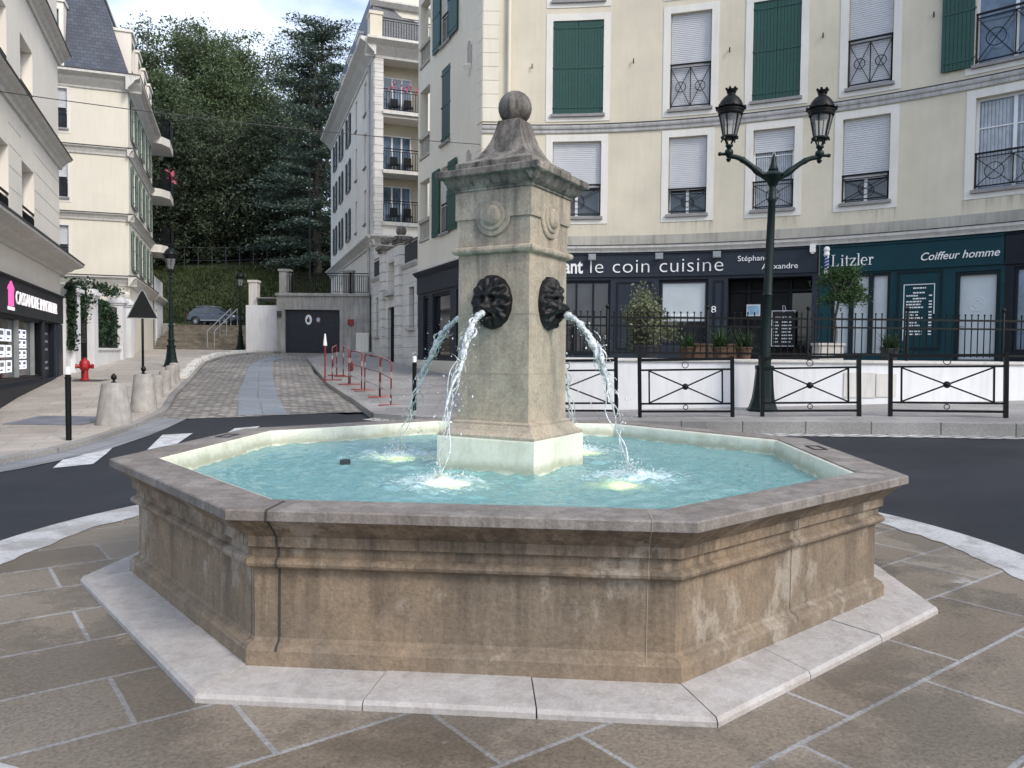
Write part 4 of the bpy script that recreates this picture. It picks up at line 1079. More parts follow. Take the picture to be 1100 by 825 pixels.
mb = MB(); sframe(mb,A_,10.88,11.60,2.05,3.50,.018,.002,.014,False); part('board_edge', mb, M['lettering'], hair)
mb = MB(); rnd = random.Random(8); z = 3.40
while z > 2.2:
    hd = rnd.random() < .25; a,b = (11.1,11.4) if hd else (10.95,rnd.uniform(11.2,11.36)); s = a
    while s < b-.02: w_ = rnd.uniform(.03,.08); sbox(mb,A_,s,min(b,s+w_),z-.018,z+.016,.002,.008); s += w_+.015
    if not hd: sbox(mb,A_,11.47,11.54,z-.018,z+.016,.002,.008)
    z -= .075 if rnd.random() < .7 else .12
part('price_list', mb, M['lettering'], hair)
# barber pole
mb = MB(); c = A_.pt(9.0,0,.2)
mb.lathe([(.05,3.84),(.075,3.86),(.075,3.93),(.06,3.94),(.06,4.34),(.075,4.35),(.075,4.41),(.06,4.44),(.085,4.50),(.06,4.57),(.01,4.59)],16,(c.x,c.y,0)); mb.bar(A_.pt(9.0,4.38,0),A_.pt(9.0,4.38,.2),.03)
bp = part('barber_pole', mb, M['white'], hair, smooth=40)
mb = MB()
for k in range(2):
    for dz in (0,.012,.024,.036,.048): mb.tube([(c.x+.0615*sin(a*.5+k*pi), c.y-.0615*cos(a*.5+k*pi), 3.95+.0135*a+dz) for a in range(26)],.0085,5)
part('stripe', mb, simple('pole_blue',(.03,.06,.25),.4), bp)
# next shop, dark navy
mb = MB(); swall(mb,A_,13.10,S1,ZB-.4,4.66,[(13.3,15.6,ZB+.3,ZH-.04)],.3); nx = part('shop_front', mb, M['navydark'], cb, label='dark navy shop front')
mb = MB(); sprofile(mb,A_,13.11,S1,[(0,ZF0-.06),(.05,ZF0-.06),(.05,ZF1-.06),(.08,ZF1-.02),(0,ZF1)]); part('fascia', mb, M['navydark'], nx)
framed(A_,nx,13.3,15.6,ZB+.3,ZH-.04,'navydark',.06,-.2,-.05); pane(A_,nx,13.34,15.56,ZB+.34,ZH-.1,-.12,'skyglass')
# blue shop in the side facade
sd = [(.75,1.35,1.45,3.72),(1.85,3.75,1.45,3.72),(4.35,6.1,1.45,3.72)]
mb = MB(); swall(mb,CSIDE,.08,LS,1.36,4.55,sd,.3); bs = part('shop_front', mb, M['navy'], cb, label='blue grey shop front in the side facade')
mb = MB(); sprofile(mb,CSIDE,.08,LS,[(0,3.82),(.05,3.82),(.05,4.42),(.14,4.48),(.22,4.56),(.22,4.60),(0,4.62)]); part('fascia', mb, M['navy'], bs)
for a,b,c,d in sd: framed(CSIDE,bs,a,b,c,d,'navydark',.09,-.2,-.05); pane(CSIDE,bs,a+.04,b-.04,c+.04,d-.04,-.15,'shopglass')
mb = MB()
for i in range(20): sbox(mb,CSIDE,.84,1.26,1.6+.1*i,1.66+.1*i,-.14,-.09)
part('louvre', mb, M['navy'], bs)
mb = MB()
for i in range(6):
    s = .5+i*1.0; mb.tube([CSIDE.pt(s+.35*j/8, 4.62+.12*sin(pi*j/8), .1+.1*j/8) for j in range(9)],.018,6)
sbox(mb,CSIDE,.05,LS,4.60,4.66,-.02,.25); part('cornice', mb, M['cornpale'], bs)
# ================================================================== estate agent's building, near left
NL = Flat((-9.20,11.66),(-14.58,24.96)); LN = NL.L          # s grows away from the camera
def tN(t): return t + 6.03                                     # t measured from where the photo's left edge meets the wall
nb = thing('estate_agency_building', 'pale grey building on the left with a black estate agency shop and grey cornices', 'building', tuple(NL.pt(8,.4)))
wt = [-2.65,.40,3.45]; hw = .78
hz = ((4.78,6.40),(7.95,9.60),(11.3,12.9))
hs = [(tN(t)-hw,tN(t)+hw,*z) for t in wt for z in hz]
mb = MB(); swall(mb,NL,0,LN,3.30,16,hs,.38)
far = Flat(tuple(NL.pt(LN,0))[:2], tuple(NL.pt(LN,0,-9))[:2]); swall(mb,far,0,9,.4,16,[],.1)
part('wall', mb, M['creamgrey'], nb)
mb = MB()
for z in (4.95,5.45,5.95,6.45,6.95): sbox(mb,NL,tN(3.45)+hw+.05,LN,z,z+.015,-.01,.004)
for z in (4.95,5.45,5.95,6.45,6.95): sbox(mb,NL,tN(.4)+hw+.05,tN(3.45)-hw-.05,z,z+.015,-.01,.004)
part('groove', mb, M['stain'], nb)
for z0,z1,dp in ((4.02,4.42,.62),(7.42,7.78,.34),(10.72,11.08,.34)):
    mb = MB(); e = LN+dp*.8
    sprofile(mb,NL,-.2,e,[(-.02,z0),(.06,z0),(.08,z0+.10),(dp*.45,z0+.16),(dp*.55,z0+.22),(dp*.85,z0+.27),(dp,z0+.31),(dp,z1-.02),(-.02,z1)]); part('cornice', mb, M['cornpale'], nb)
    mb = MB(); sprofile(mb,NL,-.2,e+.02,[(-.02,z1-.015),(dp+.03,z1-.02),(dp+.03,z1+.01),(-.02,z1+.03)]); part('flashing', mb, M['lead'], nb)
for t in wt:
    for z0,z1 in hz:
        w = window(NL,nb,tN(t)-hw+.0,tN(t)+hw,z0,z1,blind=.9,sur=0,sill=False,dep=.34)
        mb = MB(); rail_bars(mb,NL,tN(t)-hw+.04,tN(t)+hw-.04,z0+.05,z0+.48,-.02,.16,.03); part('railing', mb, M['black'], w)
# shop
SZ0, SZ1 = 2.44, 3.30
sd = [(tN(-5.6),tN(5.0),.86,2.40),(tN(5.25),tN(6.9),.55,2.40)]
mb = MB(); swall(mb,NL,0,LN,-.1,3.30,sd,.25); shp = part('shop_front', mb, M['navydark'], nb, label='black estate agency front')
mb = MB(); sprofile(mb,NL,0,LN,[(0,SZ0),(.07,SZ0),(.07,SZ1-.03),(.12,SZ1-.02),(.12,SZ1+.02),(0,SZ1+.03)]); part('fascia', mb, M['inside'], shp)
mb = MB(); sprofile(mb,NL,0,LN,[(0,-.1),(.08,-.1),(.08,.70),(.03,.78),(0,.78)]); part('plinth', mb, M['navydark'], shp)
mb = MB()
for a_,b_,z_ in ((tN(5.1)-.09,tN(5.1)+.09,.6),(tN(7.1)-.09,tN(7.1)+.09,.6),(tN(7.5),LN,-.1)):
    mb = MB(); sbox(mb,NL,a_,b_,z_,2.42,0,.05); part('pilaster', mb, M['navy'], shp)
framed(NL,shp,tN(-5.6),tN(5.0),.86,2.40,'black',.05,-.12,-.04)
pane(NL,shp,tN(-5.6),tN(5.0),.88,2.38,-.16,'shopglass')
mb = MB()
for s in (tN(-1.2),tN(2.28),tN(4.25)): sbox(mb,NL,s-.025,s+.025,.88,2.38,-.155,-.05)
part('mullion', mb, M['greymetal'], shp)
pane(NL,shp,tN(5.25),tN(6.9),.55,2.40,-.12,'inside','door_panel')
for cols,zs,w_,h_ in (((-1.0,-.35,.0),(1.05,1.40,1.75,2.08),.46,.27),((.70,1.42),(1.05,1.42,1.80),.55,.29),((2.60,3.22),(1.10,1.37,1.64,1.90),.50,.22)):
    for c in cols:
        for z in zs:
            mb = MB(); sbox(mb,NL,tN(c)-.02,tN(c)+w_,z,z+h_,-.155,-.145); lp = part('listing', mb, M['papers'], shp)
            mb = MB(); sbox(mb,NL,tN(c)+.06,tN(c)+w_*.8,z+h_*.5,z+h_*.86,-.146,-.142); sbox(mb,NL,tN(c)+.06,tN(c)+w_*.6,z+h_*.15,z+h_*.3,-.146,-.142); part('photo', mb, M['ink'], lp)
p = fit_text('CASSANDRE IMMOBILIER', NL, tN(1.35),tN(7.05), 2.70, .33, .075, size=1., extrude=.012, offset=-.006); part('lettering', p, M['letters'], shp, label='white capital lettering')
mb = MB()
sbox(mb,NL,tN(.50),tN(1.12),2.52,2.60,.075,.10); part('logo_foot', mb, M['letters'], shp)
mb = MB()
sbox(mb,NL,tN(.58),tN(1.04),2.62,2.98,.075,.10); sbox(mb,NL,tN(.52),tN(1.10),2.98,3.06,.075,.10)
mb.add([NL.pt(tN(.55),3.06,.1),NL.pt(tN(1.07),3.06,.1),NL.pt(tN(.81),3.20,.1),NL.pt(tN(.55),3.06,.075),NL.pt(tN(1.07),3.06,.075),NL.pt(tN(.81),3.20,.075)],[(0,1,2),(3,5,4),(0,3,4,1),(1,4,5,2),(2,5,3,0)]); part('logo', mb, M['pink'], shp)
mb = MB(); rnd = random.Random(3)
for z in (2.05,1.82,1.58,1.2,1.02):
    s = tN(5.55)
    while s < tN(6.6): w_ = rnd.uniform(.08,.2); sbox(mb,NL,s,s+w_,z,z+.07,-.119,-.112); s += w_+.04
part('small_print', mb, M['ink'], shp)
mb = MB(); poly = [tuple(NL.pt(0,0,-.4))[:2],tuple(NL.pt(LN,0,-.4))[:2],tuple(NL.pt(LN,0,-9))[:2],tuple(NL.pt(0,0,-9))[:2]]; mb.prism(poly,16,16.5); part('roof', mb, M['slate'], nb)

# ================================================================== second building on the left, with the slate mansard
C2 = (-17.05,34.46); U = V((-.335,.942,0)); Rr = V((.942,.335,0))
BF = Flat((C2[0]-9*.942,C2[1]-9*.335), C2)
BS = Flat(C2,(C2[0]-.335*10.2,C2[1]+.942*10.2))
b2 = thing('cream_apartment_building', 'cream apartment building on the left with a blue slate mansard roof and end balconies', 'building', (C2[0],C2[1],1.2))
fw = [(9-2.72-.55,9-2.72+.35)]
rows3 = ((11.15,12.85),(8.2,9.9),(5.3,7.0))
fh = [(a,b,z0,z1) for a,b in fw for z0,z1 in rows3]
mb = MB(); swall(mb,BF,0,9,.8,13.6,fh,.2)
sw = [(1.15,2.25),(4.2,5.3),(7.5,8.6)]
swall(mb,BS,0,10.2,.8,13.6,[(a,b,z0,z1) for a,b in sw for z0,z1 in rows3],.2)
endw = Flat(tuple(BS.pt(10.2,0))[:2],tuple(BS.pt(10.2,0,-9))[:2]); swall(mb,endw,0,9,.8,13.6,[],.1)
part('wall', mb, M['cream2'], b2)
for z0,z1,dp,mat in ((12.95,13.62,.55,'cornpale'),(10.15,10.5,.22,'cornpale'),(7.3,7.62,.22,'cornpale'),(4.45,4.9,.3,'cornpale')):
    for S,a,b in ((BF,0,9+dp),(BS,-dp,10.2)):
        mb = MB(); sprofile(mb,S,a,b,[(-.02,z0),(.05,z0),(.07,z0+.08),(dp*.5,z0+(z1-z0)*.45),(dp*.6,z0+(z1-z0)*.6),(dp,z0+(z1-z0)*.8),(dp,z1-.03),(-.02,z1)]); part('cornice', mb, M[mat], b2)
        mb = MB(); sprofile(mb,S,a,b,[(-.02,z1-.01),(dp+.02,z1-.028),(dp+.02,z1+.005),(-.02,z1+.03)]); part('flashing', mb, M['lead'], b2)
for a,b in fw:
    for z0,z1 in rows3: window(BF,b2,a,b,z0,z1,blind=.45,sur=.12,surbot=.2,rail=(z0+.75,0),gl='glass')
for a,b in sw:
    for z0,z1 in rows3: window(BS,b2,a,b,z0,z1,kind='open',shw=.5,sur=.0,shmat='shutterpale',gl='glass')
# mansard
z0,z1 = 13.6,17.5
def rp(u,v,z): p = V((C2[0],C2[1],0))+Rr*u+U*v; return (p.x,p.y,z)
mb = MB(); o = .35; ins = 1.15
B_ = [(-9,-.1),(.1,-.1),(.1,10.2),(-9,10.2)]; T_ = [(-9,.95),(-ins,.95),(-ins,9.4),(-9,9.4)]
pb = [rp(u,v,z0) for u,v in B_]; pt_ = [rp(u,v,z1) for u,v in T_]
mb.add(pb+pt_,[(0,1,5,4),(1,2,6,5),(2,3,7,6),(3,0,4,7),(4,5,6,7)]); rf = part('mansard_roof', mb, M['slate'], b2)
mb = MB(); mb.bar(rp(-9,.92,z1+.03),rp(-ins,.92,z1+.03),.22,.12); mb.bar(rp(-ins,.92,z1+.03),rp(-ins,9.4,z1+.03),.22,.12)
part('ridge_flashing', mb, M['corn'], rf)
def dormer(S, par, s, z, w, h, dep, mat, wm='glass'):
    mb = MB(); 
    sbox(mb,S,s-w/2,s-w/2+.18,z,z+h,-dep,.05); sbox(mb,S,s+w/2-.18,s+w/2,z,z+h,-dep,.05); sbox(mb,S,s-w/2+.18,s+w/2-.18,z+h-.3,z+h,-dep,.05)
    sbox(mb,S,s-w/2-.06,s+w/2+.06,z+h,z+h+.12,-dep,.12); sbox(mb,S,s-w/2+.18,s+w/2-.18,z,z+.15,-dep,.07)
    d = part('dormer', mb, M[mat], par); pane(S,d,s-w/2+.18,s+w/2-.18,z+.15,z+h-.3,-.12,wm)
    mb = MB(); rail_bars(mb,S,s-w/2+.2,s+w/2-.2,z+.2,z+.7,-.02,.15,.025); part('railing', mb, M['black'], d); return d
dormer(BF,b2,5.55,13.72,2.0,2.75,1.2,'creamgrey')
for s in (1.6,4.1,6.6,9.0): dormer(BS,b2,s,13.72,1.35,2.2,1.2,'creamgrey')
mb = MB(); p0 = rp(-4.6,2.6,0); mb.box(p0[0]-1.0,p0[1]-.4,17,p0[0]+1.2,p0[1]+.4,19.6); part('chimney', mb, M['chimney'], b2)
# balconies at the far end
for i,zb in enumerate((13.1,10.2,7.1)):
    mb = MB(); poly = [rp(-.3,8.9,0),rp(.55,9.2,0),rp(.95,9.9,0),rp(.95,12.2,0),rp(-3.,12.2,0),rp(-3.,10.2,0),rp(-.3,10.2,0)]
    poly = [(p[0],p[1]) for p in poly]; mb.prism(poly,zb,zb+.42); bl = part('balcony', mb, M['cornpale'], b2)
    mb = MB(); edge = [poly[1],poly[2],poly[3],poly[4]]
    for p,q in zip(edge,edge[1:]):
        mb.bar((p[0],p[1],zb+1.45),(q[0],q[1],zb+1.45),.06); mb.bar((p[0],p[1],zb+.55),(q[0],q[1],zb+.55),.04)
        n = max(2,int(hypot(q[0]-p[0],q[1]-p[1])/.10))
        for k in range(n+1):
            x,y = lerp(p[0],q[0],k/n),lerp(p[1],q[1],k/n); mb.bar((x,y,zb+.42),(x,y,zb+1.45),.035)
    part('railing', mb, M['black'], bl)
    if i == 1:
        mb = MB(); rnd = random.Random(2)
        for k in range(40):
            c = V(rp(.9+rnd.uniform(-.2,.25),9.9+rnd.uniform(-.3,1.2),zb+1.35+rnd.uniform(-.25,.35))); a = V((rnd.gauss(0,1),rnd.gauss(0,1),rnd.gauss(0,1))).normalized(); b = a.orthogonal().normalized()
            mb.add([c-a*.06-b*.06,c+a*.06-b*.06,c+a*.06+b*.06,c-a*.06+b*.06],[(0,1,2,3)])
        part('flowers', mb, M['pinkflower'], bl)
# low annex behind it, towards the steps
AN = Flat(tuple(BS.pt(10.2,0,.05))[:2], tuple(BS.pt(15.6,0,.05))[:2])
mb = MB(); swall(mb,AN,0,AN.L,1.0,5.9,[(.8,1.7,2.2,4.0)],.2); e2 = Flat(tuple(AN.pt(AN.L,0))[:2],tuple(AN.pt(AN.L,0,-8))[:2]); swall(mb,e2,0,8,1,5.9,[])
an = part('annex', mb, M['whitewall'], b2); pane(AN,an,.8,1.7,2.2,4.,-.15,'glass')
mb = MB(); sprofile(mb,AN,0,AN.L+.3,[(-.02,4.5),(.1,4.55),(.25,4.75),(.25,4.85),(-.02,4.9)]); part('cornice', mb, M['cornpale'], an)
mb = MB(); mb.add([AN.pt(0,5.9,0),AN.pt(AN.L,5.9,0),AN.pt(AN.L,5.9,-8),AN.pt(0,5.9,-8)],[(0,1,2,3)]); part('roof', mb, M['lead'], an)
# ================================================================== gate wall with balls and ivy between the two left buildings
GWL = Flat(tuple(NL.pt(LN+.25,0))[:2], C2); LG = GWL.L
gw = thing('garden_wall', 'white garden wall with ball-topped gate pillars and black iron gates', 'wall', tuple(GWL.pt(3,1.0)))
vs = [.085*LG, .32*LG, .773*LG, .93*LG]
def pillar_(s, w, top, ball=True):
    zb = Z(*tuple(GWL.pt(s,0))[:2])
    mb = MB(); sbox(mb,GWL,s-w,s+w,zb,top-.5,-.25,.25); sbox(mb,GWL,s-w-.05,s+w+.05,top-.5,top-.42,-.3,.3); sbox(mb,GWL,s-w-.1,s+w+.1,top-.42,top-.30,-.36,.36); sbox(mb,GWL,s-w-.02,s+w+.02,top-.30,top-.18,-.27,.27)
    p = part('pillar', mb, M['whitewall'], gw)
    if ball:
        mb = MB(); mb.lathe([(.07,-.22),(.1,-.2),(.07,-.14)]+[(.17*sin(pi*i/10),-.17*cos(pi*i/10)) for i in range(2,11)],16,tuple(GWL.pt(s,top+.02,0))); part('ball', mb, M['cornpale'], p, smooth=40)
pillar_(vs[0],.30,3.95,False); pillar_(vs[1],.27,4.0); pillar_(vs[2],.26,4.0); pillar_(vs[3],.28,4.0)
mb = MB(); sbox(mb,GWL,vs[1]+.27,vs[2]-.26,.4,1.62,-.14,.14); sbox(mb,GWL,vs[1]+.27,vs[2]-.26,1.62,1.70,-.2,.2)
sbox(mb,GWL,0.,vs[0]-.3,.4,3.3,-.1,.1); part('low_wall', mb, M['whitewall'], gw)
for a,b,zt in ((vs[0]+.3,vs[1]-.27,3.3),(vs[2]+.26,vs[3]-.28,3.2)):
    zb = Z(*tuple(GWL.pt((a+b)/2,0))[:2])+.12
    mb = MB(); n = int((b-a)/.14)
    for i in range(n+1):
        s = a+(b-a)*i/n; sbox(mb,GWL,s-.013,s+.013,zb,zt-.1*(i%2),-.02,.01)
    for z in (zb+.05,zb+.9,zb+1.0,zt-.25): sbox(mb,GWL,a,b,z,z+.04,-.03,.02)
    sbox(mb,GWL,a,b,zb+.05,zb+.9,-.028,-.02); g = part('gate', mb, M['black'], gw)
mb = MB(); n = 22; a,b = vs[1]+.3,vs[2]-.28
for i in range(n+1): s = a+(b-a)*i/n; sbox(mb,GWL,s-.012,s+.012,1.70,3.4,.0,.025)
for z in (1.75,2.0,3.3): sbox(mb,GWL,a,b,z,z+.04,-.0,.03)
part('railing', mb, M['black'], gw)

# ================================================================== stone building with loggias in the middle distance
K3 = (-7.0,39.0)
LF = Flat(K3,(K3[0]+.942*6,K3[1]+.335*6)); AS = Flat((K3[0]-.335*19,K3[1]+.942*19),K3); LA = AS.L
b3 = thing('loggia_building', 'tall pale stone building with a column of loggia balconies and a slate mansard roof', 'building', (K3[0],K3[1],1.5))
lg = [(.45,2.65,z,z+2.65) for z in (8.2,10.75+.05,13.75)]
mb = MB(); swall(mb,LF,0,6,.8,16.7,lg,1.2)
aw = [16-.4, 13, 10.2, 7.2, 3.5]            # distance from the corner
rws = ((8.5,10.3),(11.5,13.3),(14.3,16.0))
awin = [(LA-16.6,LA-15.6),(LA-13.4,LA-12.4),(LA-9.9,LA-8.9),(LA-6.5,LA-5.9),(LA-3.3,LA-2.5)]
ah = [(a,b,z0,z1) for a,b in awin for z0,z1 in rws]+[(LA-9.9,LA-8.9,4.2,6.2),(LA-13.4,LA-12.4,4.2,6.2)]
swall(mb,AS,0,LA,.8,16.7,ah,.25); part('wall', mb, M['stone3'], b3)
for a,b in awin:
    for z0,z1 in rws: window(AS,b3,a,b,z0,z1,kind='open' if b-a > .9 else 'glass',shw=.5,sur=0,shmat='shutterblue',mull=0)
mb = MB()
for S,a,b in ((LF,0,.45),(AS,LA-.75,LA)):
    z = 1.2
    while z < 16.6: sbox(mb,S,a,b,z+.01,z+.39,-.02,.035); z += .4
part('quoin', mb, M['ashlar'], b3)
for i,(a,b,z0,z1) in enumerate(lg):
    mb = MB(); sbox(mb,LF,a-.3,b+.3,z0-.05,z1+.05,-1.26,-1.2); part('loggia_back', mb, M['cream'], b3)
    wd = window(LF,b3,a+.15,b-.55,z0+.05,z1-.6,sur=0,sill=False,dep=1.15,gl='skyglass',mull=2,trans=False)
    mb = MB(); sbox(mb,LF,a-.02,b+.02,z0-.16,z0+.02,-1.2,.14); fl = part('balcony', mb, M['cornpale'], b3)
    mb = MB(); rail_bars(mb,LF,a+.02,b-.02,z0+.08,z0+1.08,.02,.13,.028); part('railing', mb, M['black'], fl)
    mb = MB()
    for sx in (a+.7,a+1.4): 
        sbox(mb,LF,sx-.2,sx+.2,z0+.42,z0+.46,-.8,-.4); sbox(mb,LF,sx-.2,sx+.2,z0+.46,z0+.9,-.84,-.8)
        for ex in (-.18,.18):
            for d in (-.78,-.42): sbox(mb,LF,sx+ex-.015,sx+ex+.015,z0+.02,z0+.42,d-.015,d+.015)
    part('balcony_chair', mb, M['black'], fl)
    if i == 2:
        mb = MB(); rnd = random.Random(9)
        for k in range(40):
            c = LF.pt(a+.25+rnd.random()*1.6, z0+1.1+rnd.uniform(-.1,.3), .05+rnd.uniform(-.15,.2)); aa = V((rnd.gauss(0,1),rnd.gauss(0,1),rnd.gauss(0,1))).normalized(); bb = aa.orthogonal().normalized()
            mb.add([c-aa*.045-bb*.045,c+aa*.045-bb*.045,c+aa*.045+bb*.045,c-aa*.045+bb*.045],[(0,1,2,3)])
        part('flowers', mb, M['pinkflower'], fl)
for z0,z1,dp in ((16.3,17.1,.75),(7.0,7.5,.4)):
    for S,a,b in ((LF,-dp*.6,6),(AS,0,LA+dp*.6)):
        mb = MB(); sprofile(mb,S,a,b,[(-.02,z0),(.06,z0),(.08,z0+.12),(dp*.5,z0+(z1-z0)*.5),(dp*.6,z0+(z1-z0)*.6),(dp,z0+(z1-z0)*.85),(dp,z1),(-.02,z1+.04)]); part('cornice', mb, M['cornpale'], b3)
def r3(u,v,z): p = V((K3[0],K3[1],0))+Rr*u+U*v; return (p.x,p.y,z)
mb = MB(); pb = [r3(-.25,1.6,17.0),r3(12,2.9,17.0),r3(12,19,17.),r3(-.25,19,17.)]; pt_ = [r3(.6,2.4,21.5),r3(12,3.6,21.5),r3(12,18,21.5),r3(.6,18,21.5)]
mb.add(pb+pt_,[(0,1,5,4),(1,2,6,5),(2,3,7,6),(3,0,4,7),(4,5,6,7)]); part('mansard_roof', mb, M['slate'], b3)
for s in (3.,6.5,10.,13.5): dormer(AS,b3,LA-s-2.2,17.1,1.3,2.1,1.2,'creamgrey')
LT = Flat(r3(.35,2.2,0)[:2], r3(6,2.2,0)[:2])
mb = MB(); swall(mb,LT,0,5,17.0,20.5,[(.5,2.6,17.3,19.4)],.2); gb = part('attic', mb, M['cream2'], b3)
mb = MB(); sprofile(mb,LT,-.2,3.1,[(-.1,19.7),(.15,19.75),(.35,19.95),(.35,20.05),(-.1,20.1)]); part('cornice', mb, M['cornpale'], gb)
mb = MB(); sbox(mb,LT,.5,2.6,17.3,19.4,-.12,-.06); part('roller_blind', mb, M['blind'], gb)
mb = MB(); sbox(mb,LF,-.25,.35,17.1,18.35,-.6,.2); sbox(mb,LF,-.3,.4,18.35,18.5,-.65,.25); part('parapet_pier', mb, M['cream'], b3)
mb = MB(); rail_bars(mb,LF,.4,5,17.2,18.25,.15,.13,.028); part('railing', mb, M['black'], b3)
mb = MB(); mb.tube([AS.pt(LA-1.2,1.5,.08),AS.pt(LA-1.2,16.3,.08)],.07,8); part('downpipe', mb, M['corn'], b3)

# ================================================================== white stone gateway beside it
GP = Flat((-6.75,37.3),tuple(CSIDE.pt(0.02,0))[:2]); LGP = GP.L
def sP(v): return LGP*(1-v)
gt = thing('stone_gateway', 'white stone street wall with a tall arched gateway and two dark balls on top', 'gateway', tuple(GP.pt(LGP/2,1.0)))
c = sP(.52); wv = .95
mb = MB()
swall(mb,GP,0,sP(.74),.6,5.0,[(sP(.9),sP(.9)+.5,2.4,4.2)],.2); swall(mb,GP,sP(.29),LGP,.6,5.0,[(LGP-1.35,LGP-.55,2.6,4.2)],.2)
swall(mb,GP,sP(.74),sP(.29),.6,6.1,[(c-.75,c+.75,.6,3.6),(c-.7,c+.7,4.3,5.55)],.35); part('wall', mb, M['ashlar'], gt)
mb = MB(); n = 12
pts = [(c-.7,4.3),(c+.7,4.3)]+[(c+.7*cos(pi*i/n),4.95+.6*sin(pi*i/n)) for i in range(n+1)]
sbox(mb,GP,c-.72,c+.72,4.28,5.57,-.40,-.34); part('niche_back', mb, M['cream'], gt)
mb = MB(); sbox(mb,GP,c-.85,c+.85,4.08,4.28,-.1,.22); part('niche_sill', mb, M['corn'], gt)
mb = MB(); sbox(mb,GP,c-.75,c+.75,.7,3.6,-.22,-.16)
for k in range(9): sbox(mb,GP,c-.74+.165*k,c-.72+.165*k,.8,3.55,-.16,-.14)
part('door', mb, M['green_iron'], gt)
mb = MB(); sbox(mb,GP,c-.9,c+.9,.6,1.02,-.2,.55); part('step', mb, M['kerb'], gt)
for v,w_ in ((.34,.42),(.70,.36)):
    s = sP(v); mb = MB(); z = .7
    while z < 6.1: sbox(mb,GP,s-w_,s+w_,z+.01,z+.40,-.3,.14); z += .41
    p = part('pillar', mb, M['ashlar'], gt)
    mb = MB(); sbox(mb,GP,s-w_-.08,s+w_+.08,6.1,6.22,-.35,.22); sbox(mb,GP,s-w_-.14,s+w_+.14,6.22,6.36,-.4,.3); part('capital', mb, M['captop'], p)
    mb = MB(); mb.lathe([(.1,-.3),(.14,-.26),(.08,-.2)]+[(.22*sin(pi*i/10),-.22*cos(pi*i/10)) for i in range(2,11)],16,tuple(GP.pt(s,6.64,-.05))); part('ball', mb, M['captop'], p, smooth=40)
for a,b in ((0.,sP(.76)),(sP(.28),LGP)):
    mb = MB(); sprofile(mb,GP,a,b,[(-.25,4.98),(.05,4.98),(.12,5.1),(.12,5.16),(-.25,5.2)]); part('coping', mb, M['corn'], gt)
    mb = MB(); rail_bars(mb,GP,a+.1,b-.1,5.25,6.05,-.08,.16,.05); part('balustrade', mb, M['lead'], gt)
for s,z0,z1 in ((sP(.9)+.25,2.4,4.2),(LGP-.95,2.6,4.2)):
    mb = MB(); sbox(mb,GP,s-.45,s+.45,z0-.02,z1+.02,-.24,-.18); w = part('window', mb, M['glass'], gt)
    mb = MB(); sbox(mb,GP,s-.55,s+.55,z0-.1,z0,-.1,.14); part('sill', mb, M['corn'], w)

# ================================================================== concrete garage under the terrace at the end of the street
gx0,gx1,gy = -12.05,-7.3,39.5
ga = thing('concrete_garage', 'stained concrete garage with a wide dark blue door and railings on its roof', 'garage', ((gx0+gx1)/2,gy,1.6))
GF = Flat((gx0,gy),(gx1,gy))
d0,d1 = .42,3.22; dz1 = 3.78
mb = MB(); swall(mb,GF,0,GF.L,1.0,4.48,[(d0,d1,1.0,dz1)],.3); sbox(mb,GF,0,GF.L,4.30,4.5,-6,-.002)
mb.add([(gx0,gy,1),(gx0,gy+6,1),(gx0,gy+6,4.48),(gx0,gy,4.48)],[(0,1,2,3)]); part('wall', mb, M['wallconc'], ga)
mb = MB(); sbox(mb,GF,-.05,GF.L,4.48,4.62,-.3,.10); part('coping', mb, M['wallconc'], ga)
mb = MB(); sbox(mb,GF,d0,d1,1.2,dz1,-.26,-.2)
for k in range(11): sbox(mb,GF,d0,d1,1.65+k*.2,1.66+k*.2,-.2,-.193)
gd = part('garage_door', mb, M['garagedoor'], ga)
mb = MB(); 
for nm,s,zc,rx,rz,mat in (('notice',1.58,3.28,.17,.26,'white'),('no_parking_sign',2.08,3.28,.13,.16,'red')):
    mb = MB(); mb.add([GF.pt(s+rx*cos(2*pi*i/20),zc+rz*sin(2*pi*i/20),-.185) for i in range(20)]+[GF.pt(s+rx*cos(2*pi*i/20),zc+rz*sin(2*pi*i/20),-.2) for i in range(20)],[tuple(range(20))]+[(i,i+20,(i+1)%20+20,(i+1)%20) for i in range(20)]); sg = part(nm, mb, M[mat], ga)
    mb = MB()
    if mat == 'red': mb.add([GF.pt(s+.085*cos(2*pi*i/16),zc+.11*sin(2*pi*i/16),-.18) for i in range(16)],[tuple(range(16))]); part('disc', mb, M['posterblue'], sg)
    else: sbox(mb,GF,s-.08,s+.06,zc-.12,zc+.04,-.184,-.178); sbox(mb,GF,s-.03,s+.03,zc+.04,zc+.13,-.184,-.178); part('symbol', mb, M['navy'], sg)
mb = MB(); sbox(mb,GF,4.1,4.75,1.5,2.62,.0,.28); part('meter_box', mb, M['cornpale'], ga)
mb = MB(); sbox(mb,GF,3.65,3.95,3.02,3.3,.0,.12); part('alarm_box', mb, M['red'], ga)
mb = MB(); sbox(mb,GF,.05,.25,3.4,3.7,.02,.12); part('wall_lamp', mb, M['lead'], ga)
mb = MB(); gr = Flat((gx0+.3,gy+.1),(gx1,gy+.1)); rail_bars(mb,gr,.2,GF.L-.4,4.7,5.65,-.02,.11,.03); r2 = Flat((gx1+.05,gy-.9),(gx1+.05,gy+.1))
for s in (.5,3.45): sbox(mb,gr,s-.05,s+.05,4.6,5.7,-.08,.02)
part('railing', mb, M['black'], ga)
for s in (.35,3.6): 
    mb = MB(); sbox(mb,GF,s-.25,s+.25,4.6,5.75,-.6,-.12); sbox(mb,GF,s-.3,s+.3,5.75,5.85,-.65,-.07); part('pier', mb, M['wallconc'], ga)
